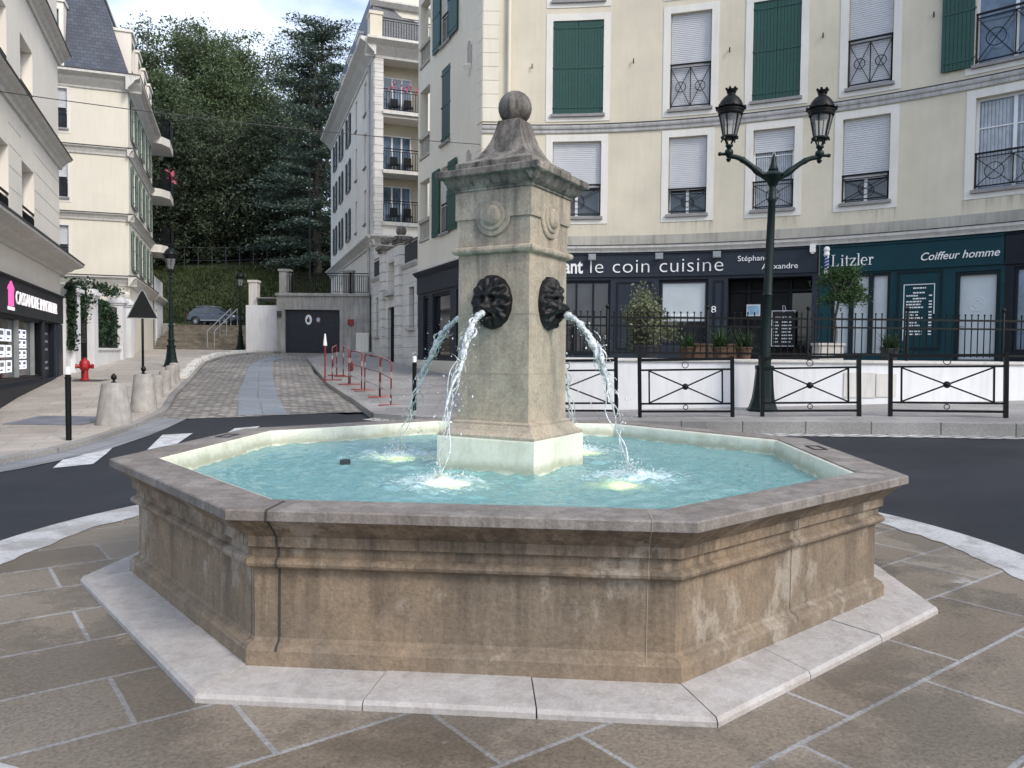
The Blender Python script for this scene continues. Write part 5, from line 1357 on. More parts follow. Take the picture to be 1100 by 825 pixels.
# white wall between the steps and the garage
ww = MB(); ww.box(-14.0,40.6,1.0,-12.08,40.9,4.05); o = tag(part('white_wall', ww, M['whitewall']), 'plain white rendered wall between the steps and the garage', 'wall')
mb = MB(); mb.box(-14.05,41.2,1.0,-13.6,41.65,5.3); mb.box(-14.1,41.15,5.3,-13.55,41.7,5.42); tag(part('wall_pier', mb, M['cornpale']), 'pale square pier behind the plain white wall', 'pier')
# cable across the street
a = NL.pt(tN(.15),7.34,.02); b = CSIDE.pt(LS-.1,7.9,.04)
mb = MB(); mb.tube([a.lerp(b,i/24)+V((0,0,-.12*4*(i/24)*(1-i/24))) for i in range(25)],.011,5); tag(part('overhead_cable', mb, M['cable']), 'thin cable slung across the street between two facades', 'cable')
# ================================================================== STREET FURNITURE
# --- terrace wall and its fence
TW = [(-.35,15.5),(2.83,15.55),(5.2,15.5),(7.4,15.45),(10.0,15.62),(12.5,15.9),(15.,16.2)]
class Poly:
    def __init__(s, pts): 
        s.p = pts; s.cum = [0]
        for a,b in zip(pts,pts[1:]): s.cum.append(s.cum[-1]+hypot(b[0]-a[0],b[1]-a[1]))
        s.L = s.cum[-1]; s.seg = .4
    def pt(s, q, z, d=0.):
        k = 0
        while k < len(s.p)-2 and q > s.cum[k+1]: k += 1
        f = (q-s.cum[k])/(s.cum[k+1]-s.cum[k]); a,b = s.p[k],s.p[k+1]; t = V((b[0]-a[0],b[1]-a[1],0)).normalized()
        return V((lerp(a[0],b[0],f)+t.y*d, lerp(a[1],b[1],f)-t.x*d, z))
TP = Poly(TW)
tw = thing('terrace_wall', 'low white wall along the pavement holding up the shop terrace', 'wall', tuple(TP.pt(6,.5)))
mb = MB(); sbox(mb,TP,0,TP.L,.2,1.48,-.22,0); mb.box(-.35,15.5,.2,-.13,22.6,1.48); part('wall', mb, M['whitewall'], tw)
mb = MB(); sprofile(mb,TP,-0.,TP.L,[(-.26,1.48),(.04,1.48),(.05,1.50),(.05,1.535),(-.26,1.55)]); part('coping', mb, M['cornpale'], tw)
mb = MB(); sbox(mb,TP,7.0,7.62,.80,1.30,0,.02); sbox(mb,TP,7.64,8.05,.82,1.28,0,.02); part('meter_cover', mb, M['cornpale'], tw)
tf = thing('terrace_fence', 'black picket fence with ball-topped posts standing on the low white wall', 'fence', tuple(TP.pt(6,1.54)))
D = -.12; posts = [.25+2.02*i for i in range(8)]
for i,(a,b) in enumerate(zip(posts,posts[1:])):
    mb = MB()
    for z,w in ((1.66,.04),(2.20,.035),(2.37,.04)): sbox(mb,TP,a+.025,b-.025,z-w/2,z+w/2,D-.012,D+.012)
    n = int((b-a)/.132)
    for k in range(1,n):
        s = a+(b-a)*k/n; p = TP.pt(s,0,D); mb.tube([(p.x,p.y,1.62),(p.x,p.y,2.47)],.011,6); mb.sphere((p.x,p.y,2.48),.02,8,6)
    part('panel', mb, M['black'], tf)
for s in posts:
    p = TP.pt(s,0,D); mb = MB(); mb.lathe([(.03,1.54),(.03,2.52),(.022,2.53),(.022,2.545),(.042,2.57),(.045,2.59),(.03,2.62),(.001,2.63)],12,(p.x,p.y,0)); part('post', mb, M['black'], tf, smooth=40)
# --- cross barriers on the kerb
def barrier(p, q, label):
    p = V((p[0],p[1],0)); q = V((q[0],q[1],0)); L = (q-p).length; a = atan2(q.y-p.y,q.x-p.x)
    zp = Z(p.x,p.y)+.2; zq = Z(q.x,q.y)+.2; c = (p+q)/2
    t = thing('pedestrian_barrier', label, 'barrier', (c.x,c.y,(zp+zq)/2), a, 'crossed barriers along the kerb')
    t.rotation_euler = (0,-atan2(zq-zp,L),a)
    h = L/2; H = 1.1
    for s in (-1,1):
        mb = MB(); mb.box(s*h-.035,-.035,-.12,s*h+.035,.035,H); mb.box(s*h-.04,-.04,H,s*h+.04,.04,H+.012); lpart('post', mb, M['black'], t)
    mb = MB(); e = h-.035; f = e-.14
    mb.box(-e,-.024,H-.06,e,.024,H-.008); mb.box(-e,-.018,.86,e,.018,.895); mb.box(-e,-.018,.235,e,.018,.27); mb.box(-e,-.02,.09,e,.02,.13)
    for s in (-1,1): mb.box(s*f-.015,-.015,.27,s*f+.015,.015,.86)
    lpart('rails', mb, M['black'], t)
    mb = MB(); mb.bar((-f+.015,.0,.275),(f-.015,.0,.855),.026,.026,(0,1,0)); mb.bar((-f+.015,.004,.855),(f-.015,.004,.275),.026,.026,(0,1,0)); mb.sphere((0,0,.565),.06,14,9); lpart('cross', mb, M['black'], t)
    for z,r in ((.965,.055),(.185,.042)):
        mb = MB(); mb.ring((0,0,z),r,.008,(1,0,0),(0,0,1)); lpart('ring', mb, M['black'], t)
    return t
barrier((.15,14.95),(1.98,14.56),'crossed black barrier right behind the fountain pillar')
barrier((2.39,14.35),(4.02,14.02),'crossed black barrier standing free between the pillar and the double street lamp')
barrier((4.55,13.98),(6.16,13.66),'crossed black barrier standing in front of the double street lamp')
barrier((6.66,13.55),(8.32,12.97),'crossed black barrier in front of the hairdresser, last one on the kerb')
# --- double lamp
def lantern(root, x, y, z, yaw=0., k=1.):
    """head: foot at (x,y,z), about 1.15 m high; parts in local coordinates"""
    mb = MB(); c = (x,y,z)
    mb.lathe([(.015,-.17),(.035,-.15),(.05,-.12),(.03,-.09),(.06,-.05),(.085,0),(.075,.05),(.04,.08),(.05,.11),(.075,.13),(.07,.155),(.04,.16)],14,c)
    for s in range(4):
        w = yaw+s*pi/2+pi/4
        mb.tube([(x+.04*cos(w),y+.04*sin(w),z+.15),(x+.07*cos(w),y+.07*sin(w),z+.2),(x+.10*cos(w),y+.10*sin(w),z+.28)],.014,6)
        mb.tube([(x+.13*cos(w),y+.13*sin(w),z+.30),(x+.17*cos(w),y+.17*sin(w),z+.27),(x+.18*cos(w),y+.18*sin(w),z+.235)],.016,6)
    mb.lathe([(.10,.27),(.15,.275),(.165,.29),(.165,.31),(.14,.325),(.10,.325)],20,c); h = lpart('lantern', mb, M['green_iron'], root, smooth=40)
    mb = MB()
    for s in range(6):
        w = yaw+s*pi/3; mb.bar((x+.125*cos(w),y+.125*sin(w),z+.32),(x+.215*cos(w),y+.215*sin(w),z+.73),.02)
    o = lpart('glazing_bar', mb, M['black'], h)
    mb = MB(); mb.lathe([(.12,.32),(.205,.73)],24,c,cap=False); lpart('lamp_glass', mb, M['lampglass'], h, smooth=True)
    mb = MB(); mb.lathe([(.20,.71),(.225,.715),(.235,.73),(.235,.78),(.25,.79),(.25,.82),(.235,.825),(.275,.835),(.28,.85),(.235,.87),(.22,.92),(.20,.97),(.15,1.04),(.09,1.09),(.075,1.10),(.075,1.13),(.085,1.14),(.10,1.20),(.09,1.205),(.02,1.19)],24,c)
    for s in range(12):
        w = 2*pi*s/12; mb.sphere((x+.275*cos(w),y+.275*sin(w),z+.855),.022,8,6,1.2)
    for s in range(6):
        w = 2*pi*s/6; mb.sphere((x+.095*cos(w),y+.095*sin(w),z+1.215),.026,8,6,1.1)
    mb.sphere((x,y,z+.70),.17,14,8,.25)
    lpart('lamp_hood', mb, M['black'], h, smooth=40)
LP = (4.86,14.93); zl_ = Z(*LP)+.2
dl = thing('double_street_lamp', 'dark green double-headed street lamp in front of the shops', 'street lamp', (LP[0],LP[1],zl_)); dl.rotation_euler = (0,radians(1.3),radians(-4))
mb = MB(); mb.lathe([(.30,-.05),(.30,.03),(.27,.06),(.25,.12),(.215,.25),(.19,.45),(.175,.65),(.165,.78),(.18,.82),(.185,.86),(.16,.88)],8,(0,0,0),pi/8); lpart('lamp_base', mb, M['green_iron'], dl)
mb = MB(); mb.lathe([(.12,.86),(.12,.98),(.135,1.0),(.135,1.03),(.105,1.06),(.095,1.5),(.085,2.2),(.10,2.24),(.085,2.28),(.078,3.2),(.068,4.0),(.085,4.03),(.085,4.08),(.066,4.12),(.06,4.3),(.09,4.34),(.10,4.38),(.14,4.42),(.19,4.47),(.20,4.52),(.15,4.57),(.09,4.60),(.10,4.63),(.075,4.67),(.05,4.78),(.045,4.80),(.015,4.93),(.001,4.95)],16); lpart('pole', mb, M['green_iron'], dl, smooth=35)
mb = MB()
for k in range(8): w = 2*pi*k/8; mb.tube([(.20*cos(w),.20*sin(w),4.50),(.22*cos(w),.22*sin(w),4.52)],.03,6)
lpart('collar', mb, M['green_iron'], dl)
for s in (-1,1):
    mb = MB(); N = 14; pts = []
    for i in range(N+1):
        u = i/N; x = .12+.72*u; z = 4.50+.37*sst(.05,1.05,u)**.8+.05*sin(pi*u); pts.append((s*x,0,z))
    mb.tube(pts,[.062-.02*i/N+.012*(1 if i in (3,4,9) else 0) for i in range(N+1)],10)
    mb.sphere((s*1.02,0,4.91),.04,10,7); mb.tube([(s*.84,0,4.91),(s*1.0,0,4.91)],.03,8); lpart('lamp_arm', mb, M['green_iron'], dl, smooth=40)
    lantern(dl, s*.85, 0, 4.93)
# --- single lamps on the left
def single_lamp(x, y, label, hgt):
    z = Z(x,y)+.07; k = hgt/4.4
    t = thing('street_lamp', label, 'street lamp', (x,y,z), 0, 'single green street lamps'); t.scale = (k*1.0,)*3
    mb = MB(); mb.lathe([(.27,-.1),(.27,.04),(.25,.1),(.20,.28),(.16,.55),(.14,.72),(.17,.75),(.17,.80),(.14,.82)],8,(0,0,0),pi/8); lpart('lamp_base', mb, M['green_iron'], t)
    mb = MB(); mb.lathe([(.11,.8),(.11,.95),(.14,.98),(.14,1.02),(.10,1.06),(.085,1.5),(.11,1.53),(.11,1.57),(.08,1.6),(.065,2.6),(.055,3.1),(.08,3.13),(.08,3.17),(.05,3.2),(.045,3.3)],14); lpart('pole', mb, M['green_iron'], t, smooth=35)
    lantern(t,0,0,3.35); return t
single_lamp(-12.72,28.8,'dark green single street lamp behind the row of small stone bollards',4.35)
single_lamp(-15.1,42.9,'dark green single street lamp at the foot of the steps beside the parked car',4.25)
# --- bollards
def big_bollard(x, y, label, rb, rt, h):
    t = thing('concrete_bollard', label, 'bollard', (x,y,Z(x,y)+.075), random.uniform(0,6), 'big concrete bollards')
    mb = MB(); mb.lathe([(rb,-.02),(rb,.03),(rb-.012,.06),(rt+.015,h-.03),(rt,h-.005),(rt-.03,h),(.001,h+.004)],28); lpart('bollard_body', mb, M['concrete'], t, smooth=40)
    mb = MB(); mb.lathe([(.045,h-.01),(.05,h+.015),(.02,h+.03),(.018,h+.045),(.045,h+.07),(.055,h+.10),(.045,h+.14),(.02,h+.17),(.001,h+.185)],12); lpart('finial', mb, M['iron'], t, smooth=40)
big_bollard(-7.72,14.95,'cone-shaped concrete bollard with a black finial, the nearer and wider of two',.335,.205,.80)
big_bollard(-8.05,16.85,'cone-shaped concrete bollard with a black finial, just beyond the wider one',.285,.18,.80)
for (x,y),lb in zip(((-8.55,18.8),(-9.02,20.3),(-9.62,22.0),(-10.0,23.1)),('small stub of stone bollard right beside the big cone bollards','second small stone bollard along the kerb from the cone bollards','third small stone bollard along the kerb, last but one before the lamp','small stone bollard standing closest to the single green lamp')):
    t = thing('stone_bollard', lb, 'bollard', (x-.12,y,Z(x,y)+.07), 0, 'small stone bollards')
    mb = MB(); mb.lathe([(.16,-.03),(.15,.4),(.14,.50),(.115,.545),(.05,.56),(.001,.562)],14); lpart('shaft', mb, M['concrete'], t, smooth=50)
for x,y,lb in ((-7.37,12.8,'slim black post with a white top on the left pavement'),(-2.12,16.75,'slim black post with a white top behind the falling water')):
    t = thing('black_post', lb, 'post', (x,y,Z(x,y)+.07), 0, 'slim black posts')
    mb = MB(); mb.lathe([(.045,-.05),(.045,1.02),(.052,1.025),(.052,1.05),(.042,1.055),(.042,1.10)],16); lpart('pole', mb, M['black'], t, smooth=40)
    mb = MB(); mb.lathe([(.046,1.10),(.048,1.19),(.04,1.225),(.001,1.235)],16); lpart('cap', mb, M['white'], t, smooth=40)
# --- sign seen from behind
t = thing('road_sign', 'triangular road sign on a black pole, seen from behind', 'road sign', (-9.38,19.6,Z(-9.38,19.6)), radians(22)); t.scale = (.8,.8,.94)
mb = MB(); mb.tube([(0,.05,-.05),(0,.05,2.75)],.038,10); lpart('pole', mb, M['black'], t, smooth=True)
mb = MB(); tri = [(-.44,2.12),(.44,2.12),(.40,2.20),(.04,2.86),(-.04,2.86),(-.40,2.20)]; n = len(tri)
mb.add([(x,0,z) for x,z in tri]+[(x,.018,z) for x,z in tri],[tuple(range(n)),tuple(range(n,2*n))[::-1]]+[(i,i+n,(i+1)%n+n,(i+1)%n) for i in range(n)]); sp_ = recalc(lpart('sign_plate', mb, M['black'], t))
mb = MB()
for a,b in zip(tri,tri[1:]+tri[:1]): mb.bar((a[0],.012,a[1]),(b[0],.012,b[1]),.022,.035,(0,1,0))
lpart('sign_rim', mb, M['greymetal'], sp_)
# --- hydrant
hx,hy = -12.85,23.2
t = thing('fire_hydrant', 'red fire hydrant near the garden gate', 'hydrant', (hx,hy,Z(hx,hy)+.07), .3)
mb = MB(); mb.lathe([(.13,-.03),(.13,.03),(.10,.05),(.095,.30),(.11,.31),(.11,.34),(.105,.35)],18); b = lpart('body', mb, M['hydrant'], t, smooth=40)
mb = MB(); mb.lathe([(.135,.34),(.145,.36),(.145,.52),(.12,.58),(.07,.62),(.05,.63),(.05,.67),(.03,.68)],18); lpart('bonnet', mb, M['hydrant'], t, smooth=40)
mb = MB()
for s in (-1,1): mb.tube([(s*.1,-.03,.42),(s*.2,-.06,.42),(s*.205,-.06,.42)],[.055,.055,.07],12); mb.tube([(s*.2,-.06,.42),(s*.245,-.07,.42)],.07,8)
mb.tube([(0,-.1,.38),(0,-.2,.36),(0,-.24,.34)],[.07,.07,.075],12); lpart('outlet', mb, M['hydrant'], t, smooth=40)
mb = MB(); mb.grid([[(hx+u,hy+v,Z(hx+u,hy+v)+.082) for u in (-.3,0,.35,.7)] for v in (-.5,-.2,.15)]); tag(part('hydrant_plate', mb, M['lead']), 'dark plate in the pavement under the red hydrant', 'plate')
mb = MB(); rows = [[(x,y,Z(x,y)+.083) for x in (-9.75,-9.2,-8.6,-8.2)] for y in (14.7,15.3,15.9)]; mb.grid(rows); struct('repaired_paving', mb, simple('blue_grey_patch',(.19,.20,.235),.6,var=.25,nscale=3,bump=.4,bscale=30), label='blue grey repaired patch in the left pavement').name = 'pavement_patch'
# --- red site barriers
def stripe_mat():
    t = NT('red_white_stripes'); tc = t.co(); sp = t.n('ShaderNodeSeparateXYZ'); t.l(tc, sp.inputs[0])
    w = t.math('FRACT', t.math('MULTIPLY', sp.outputs[2], 2.6)); f = t.ramp(w,[(.62,0),(.66,1)])
    t.base(t.mix(f,(.21,.03,.03),(.42,.35,.33))); t.rough(.5); return t.m
M['redwhite'] = stripe_mat()
def site_barrier(p, q, label, disc=False, h=1.0):
    p = V((p[0],p[1],0)); q = V((q[0],q[1],0)); c = (p+q)/2; L = (q-p).length; a = atan2(q.y-p.y,q.x-p.x)
    zp = Z(p.x,p.y)+.1; zq = Z(q.x,q.y)+.1
    t = thing('site_barrier', label, 'barrier', (c.x,c.y,(zp+zq)/2), a, 'red and white site barriers'); t.rotation_euler = (0,-atan2(zq-zp,L),a); e = L/2
    mb = MB(); r = .1
    mb.tube([(-e,0,.02),(-e,0,h-r),(-e+r*.3,0,h-r*.3),(-e+r,0,h),(e-r,0,h),(e-r*.3,0,h-r*.3),(e,0,h-r),(e,0,.02)],.018,8); mb.tube([(-e,0,.62),(e,0,.62)],.013,6); mb.tube([(-e,0,.28),(e,0,.28)],.013,6); lpart('frame', mb, M['redwhite'], t, smooth=True)
    for s in (-1,1):
        mb = MB(); mb.tube([(s*e,-.28,.015),(s*e,.28,.015)],.018,6); lpart('foot', mb, M['red'], t)
    if disc:
        mb = MB(); mb.lathe([(.14,-.02),(.14,.02)],18); o = lpart('disc', mb, M['red'], t); o.rotation_euler = (pi/2,0,0); o.location = (-e+.2,0,.55)
    return t
site_barrier((-5.5,23.6),(-5.75,25.3),'red and white site barrier furthest up by the garage, end-on to the kerb',True)
site_barrier((-5.45,24.9),(-4.72,22.3),'long red and white site barrier running along the pavement')
site_barrier((-4.66,22.2),(-4.08,20.9),'red and white site barrier with a red disc in the middle of the row',True)
site_barrier((-3.92,20.5),(-3.3,19.2),'red and white site barrier tipped slightly nearest the pillar',False)
site_barrier((-3.25,19.0),(-2.78,17.7),'rusty red site barrier standing closest to the fountain',False)
t = thing('marker_pole', 'thin red pole with a white marker standing at the kerb', 'pole', (-5.6,23.1,Z(-5.6,23.1)+.08))
mb = MB(); mb.tube([(0,0,0),(0,0,1.35)],.025,8); lpart('pole', mb, M['red'], t)
mb = MB(); mb.lathe([(.06,1.1),(.06,1.14),(.02,1.45),(.001,1.46)],12); lpart('marker', mb, M['white'], t)
# --- steps with rail
sx0,sx1 = -20.9,-14.02; ns = 11; y0s = 44.0; rise = (3.22-1.66)/ns; go = .36
st = thing('stone_steps', 'broad flight of mossy stone steps below the parked car', 'steps', ((sx0+sx1)/2,y0s,1.65))
for i in range(ns):
    mb = MB(); y = y0s+go*i; mb.box(sx0,y+.02,1.0,sx1,y0s+go*ns+1.2,1.66+rise*(i+1)-.045); mb.box(sx0,y-.015,1.66+rise*(i+1)-.045,sx1,y+go*1.0+.02 if i < ns-1 else y+1.2,1.66+rise*(i+1)); part('step', mb, M['stepstone'], st)
mb = MB(); mb.box(-34,47.75,1.0,sx0-.02,47.95,3.32); tag(part('retaining_wall', mb, M['wallconc']), 'short grey retaining wall left of the stone steps', 'wall')
hr = thing('handrail', 'grey double handrail in the middle of the stone steps', 'handrail', (-17.3,45,1.7))
mb = MB()
for x in (-17.45,-17.05):
    mb.tube([(x,44.2,1.7),(x,44.2,2.75),(x,47.9,4.25),(x,47.9,3.2)],.035,8); mb.tube([(x,46.1,2.5),(x,46.1,3.5)],.03,8)
part('rail', mb, M['greymetal'], hr)
# --- upper road, bank and hill
mb = MB(); mb.grid([[(x,y,3.2+max(0,(y-48)*.033)) for x in (-60,-40,-20,-12.1,-6)] for y in (47.9,52,57,64)]); struct('upper_road', mb, M['asphalt'], label='road above the steps')
mb = MB(); mb.box(-13.6,41.0,4.44,-2,48.2,4.5); struct('garage_terrace', mb, M['pavementR'], label='terrace over the garage')
def HZ(x, y):
    z = 3.65+max(0,(y-63.5))*.62 if y < 73 else 9.54+(y-73)*.22
    return z+.35*mn.noise(V((x*.15,y*.2,0)))*min(1,max(0,(y-63.5)/4))
xsb = [-300,-160,-100,-80]+[-66+3*i for i in range(30)]+[32,60,120,300]; ysb = [63.2,64,65,66,67.5,69,70.5,72,73.5,76,80,86,95,110,140,200,400]
mb = MB(); mb.grid([[(x,y,min(26,HZ(x,y))) for x in xsb] for y in ysb]); struct('hillside', mb, M['grass'], True, label='steep grassy bank and wooded hill')
mb = MB(); rnd = random.Random(21)
for i in range(26000):
    x = rnd.uniform(-46,-2); y = 63.4+9.6*rnd.random(); 
    z = HZ(x,y); h = rnd.uniform(.12,.34); w = rnd.uniform(.05,.10); a = rnd.uniform(0,pi); dx,dy = cos(a)*w,sin(a)*w; lx,ly = rnd.gauss(0,.1),rnd.gauss(0,.1)
    mb.add([(x-dx,y-dy,z-.03),(x+dx,y+dy,z-.03),(x+lx,y+ly,z+h)],[(0,1,2)])
o = part('long_grass', mb, M['grassblade']); tag(o,'long grass covering the bank behind the car','grass',kind='stuff')
hf = thing('hill_fence', 'dark wire fence with thin posts along the top of the grassy bank', 'fence', (-20,73,9.6))
mb = MB()
for i in range(34):
    x = -44+1.3*i; z = HZ(x,73.2); mb.bar((x,73.2,z-.1),(x,73.2,z+2.0),.06)
    if i:
        for h in (.7,1.9): mb.bar((x-1.3,73.2,HZ(x-1.3,73.2)+h),(x,73.2,z+h),.03)
part('fence_panel', mb, M['lead'], hf)
t = thing('tall_mast', 'tall thin dark green mast behind the garage railing', 'mast', (-16.4,62.5,3.7))
mb = MB(); mb.tube([(0,0,0),(0,0,12.6)],[.10,.06],8); lpart('pole', mb, M['green_iron'], t)
mb = MB(); mb.tube([(0,0,12.5),(.5,-.2,12.7),(1.0,-.4,12.72)],[.05,.04,.05],8); lpart('lamp_arm', mb, M['green_iron'], t)

# ================================================================== parked car, side on
car = thing('parked_car', 'grey estate-shaped off-roader parked above the stone steps', 'car', (-23.85,62,3.66), radians(-6)); car.scale = (.9,.9,.9)
def car_build():
    # sections along x (length 4.5), each: half width, sill z, waist z
    prof_lo = [(-2.22,.55,.62),(-2.18,.42,.98),(-2.0,.36,1.06),(-1.2,.30,1.08),(-.2,.28,1.06),(.8,.28,1.04),(1.3,.28,1.02),(1.75,.30,.98),(2.1,.36,.90),(2.24,.48,.74)]
    rows = []
    for x,zs,zw in prof_lo:
        hw = .90*(1-.10*sst(1.4,2.3,abs(x))); r = []
        for y,z in ((-hw*.86,zs),(-hw,zs+.12),(-hw*1.01,(zs+zw)/2),(-hw*.97,zw-.06),(-hw*.86,zw),(0,zw+.03),(hw*.86,zw),(hw*.97,zw-.06),(hw*1.01,(zs+zw)/2),(hw,zs+.12),(hw*.86,zs)): r.append((x,y,z))
        rows.append(r)
    mb = MB(); mb.grid(rows); n = len(rows[0]); e = (len(rows)-1)*n
    mb.f.append(tuple(range(n))); mb.f.append(tuple(e+i for i in range(n))[::-1]); b = recalc(lpart('body', mb, M['car'], car, smooth=35))
    # greenhouse
    gh = [(-2.08,1.04,1.06),(-1.62,1.52,1.0),(-1.2,1.62,1),(-.3,1.66,1),(.35,1.60,1),(.62,1.50,1),(1.35,1.03,1)]
    mb = MB(); rows = []
    for x,zt,_ in gh:
        rows.append([(x,-.80,1.02),(x,-.80+.16*(zt-1.02)/.6,max(1.03,zt-.05)),(x,-.48,zt),(x,.48,zt),(x,.80-.16*(zt-1.02)/.6,max(1.03,zt-.05)),(x,.80,1.02)])
    mb.grid(rows); recalc(lpart('cabin', mb, M['car'], car, smooth=30))
    def sidey(z): return .80-.16*(z-1.02)/.6
    for nm,poly in (('side_window',[(-1.75,1.10),(-1.5,1.44),(-1.02,1.50),(-1.02,1.08)]),('side_window',[(-.95,1.08),(-.95,1.51),(-.08,1.53),(-.08,1.08)]),('side_window',[(0,1.08),(0,1.53),(.34,1.50),(.58,1.41),(1.1,1.08)])):
        for s in (-1,1):
            mb = MB(); q = [(x,s*(sidey(z)+.012),z) for x,z in poly]; q2 = [(x,s*(sidey(z)-.02),z) for x,z in poly]; k = len(q)
            mb.add(q+q2,[tuple(range(k)),tuple(range(k,2*k))[::-1]]+[(i,i+k,(i+1)%k+k,(i+1)%k) for i in range(k)]); recalc(lpart(nm, mb, M['carglass'], car))
    mb = MB(); mb.add([(.66,-.60,1.49),(.66,.60,1.49),(1.32,.70,1.07),(1.32,-.70,1.07),(.64,-.60,1.46),(.64,.60,1.46),(1.28,.70,1.05),(1.28,-.70,1.05)],[(0,1,2,3),(7,6,5,4),(0,4,5,1),(1,5,6,2),(2,6,7,3),(3,7,4,0)]); o = lpart('windscreen', mb, M['carglass'], car); o.location.z = .015; o.location.x=.03
    for x in (-1.35,1.40):
        for s in (-1,1):
            mb = MB(); mb.lathe([(.2,-.11),(.34,-.10),(.36,-.06),(.36,.06),(.34,.10),(.2,.11)],26); w = lpart('wheel', mb, M['tyre'], car, smooth=40); w.rotation_euler = (pi/2,0,0); w.location = (x,s*.80,.36)
            mb = MB(); mb.lathe([(.23,-.112),(.235,.0),(.23,.112)],20,cap=False)
            for f in (-1,1):
                for k in range(7): a = 2*pi*k/7; mb.bar((.04*cos(a),.04*sin(a),f*.108),(.22*cos(a),.22*sin(a),f*.108),.05,.02)
                mb.lathe([(.05,f*.1),(.05,f*.118)],10)
            r = lpart('rim', mb, M['chrome'], w); r.parent = w
            mb = MB(); n = 14
            mb.tube([(x+.43*cos(pi*i/n),s*.885,.36+.43*sin(pi*i/n)) for i in range(n+1)],.045,6); lpart('wheel_arch', mb, M['black'], car)
    for s in (-1,1):
        mb = MB(); mb.sphere((2.06,s*.70,.80),.13,12,8,.7); lpart('headlight', mb, M['white'], car, smooth=True)
        mb = MB(); mb.box(-2.24,s*.75-.1,.82,-2.10,s*.75+.1,1.02); lpart('tail_light', mb, M['red'], car)
        mb = MB(); mb.sphere((.98,s*.95,1.12),.10,10,7,.8); mb.bar((.98,s*.8,1.08),(.98,s*.93,1.1),.04); lpart('mirror', mb, M['car'], car, smooth=True)
        mb = MB(); mb.tube([(-1.5,s*.56,1.64),(-1.3,s*.56,1.70),(.1,s*.56,1.72),(.3,s*.56,1.65)],.02,6); lpart('roof_rail', mb, M['chrome'], car)
        mb = MB(); mb.box(-.9,s*.905-.012,.43,1.0,s*.905+.012,.50); lpart('side_trim', mb, M['chrome'], car)
        for x in (-.75,.2): mb = MB(); mb.box(x,s*.905-.02,.90,x+.2,s*.905+.02,.93); lpart('handle', mb, M['chrome'], car)
    mb = MB(); mb.box(2.08,-.75,.34,2.27,.75,.56); lpart('bumper', mb, M['black'], car); mb = MB(); mb.box(-2.28,-.75,.40,-2.1,.75,.62); lpart('bumper', mb, M['black'], car)
car_build()
# ================================================================== TREES AND PLANTS
def leaf(mb, c, s, rnd, up=0., asp=.55):
    n = V((rnd.gauss(0,1),rnd.gauss(0,1),rnd.gauss(0,1)+up))
    if n.length < 1e-3: n = V((0,0,1))
    n.normalize(); a = n.orthogonal().normalized(); a.rotate(Matrix.Rotation(rnd.uniform(0,6.28),3,n)); b = n.cross(a)
    a *= s; b *= s*asp; f = n*s*.25
    mb.add([c-a, c-b*.9+f*.3, c+a-f, c+b*.9+f*.3],[(0,1,2,3)])
def limb(mb, p, q, r0, r1, rnd, wob=.3, n=7):
    p = V(p); q = V(q); pts = []; ph = rnd.uniform(0,50)
    for i in range(n+1):
        u = i/n; c = p.lerp(q,u); w = wob*sin(pi*u)
        pts.append(c+V((w*mn.noise(V((ph,u*2.5,0))),w*mn.noise(V((ph,u*2.5,9))),0)))
    mb.tube(pts,[lerp(r0,r1,i/n) for i in range(n+1)],7)
    return pts[-1]
def make_tree(seed, H, crown_w, base_h, nleaf, ls, stems=1, name_mat='leaf', clump=1.3, nclump=60):
    """trunk and crown meshes in local coordinates; clumps sit at the ends of branches so the outline breaks up"""
    rnd = random.Random(seed); tb = MB(); cm = MB(); tips = []
    for s in range(stems):
        a = rnd.uniform(0,6.28); sp = crown_w*.22*(0 if stems == 1 else 1)*rnd.uniform(.5,1.3)
        top = V((sp*cos(a)*1.6, sp*sin(a)*1.6, H*rnd.uniform(.82,.96)))
        b0 = V((sp*cos(a)*.25, sp*sin(a)*.25, -.5)); r0 = H*.0125*(1.3 if stems == 1 else 1)
        limb(tb,b0,top,r0,r0*.15,rnd,H*.05,12)
        nb = int(nclump/stems)
        for i in range(nb):
            u = (base_h+(1-base_h)*((i+.5)/nb))*1.0; p = b0.lerp(top,min(.97,u*rnd.uniform(.86,1.)))
            w = rnd.uniform(0,6.28); prof = sin(pi*min(1,max(.05,(u-base_h)/(1-base_h)*.86+.12)))**.7
            L = crown_w*prof*rnd.uniform(.35,1.0)
            q = p+V((cos(w)*L, sin(w)*L, L*rnd.uniform(.15,.75)))
            if i % 2 == 0 or L > crown_w*.5: limb(tb,p,q,max(.02,r0*.32*(1-u*.6)),.02,rnd,L*.3,5)
            tips.append((q, rnd.uniform(.7,1.25))); 
            if L > crown_w*.45: tips.append((p.lerp(q,.62)+V((rnd.gauss(0,.5),rnd.gauss(0,.5),rnd.gauss(0,.4))), rnd.uniform(.6,1.)))
        tips.append((top, 1.))
    tot = sum(t[1]**2 for t in tips)
    for c,sz in tips:
        k = max(6,int(nleaf*sz*sz/tot)); subs = [c+V((rnd.gauss(0,1),rnd.gauss(0,1),rnd.gauss(0,.6)))*clump*sz*.55 for _ in range(5)]
        for i in range(k):
            d = V((rnd.gauss(0,1),rnd.gauss(0,1),rnd.gauss(0,.62)))*clump*sz*.42
            leaf(cm, rnd.choice(subs)+d, ls*rnd.uniform(.6,1.25), rnd, .9)
    return mesh('trunk',tb,M['bark'],smooth=True), mesh('crown',cm,M[name_mat])
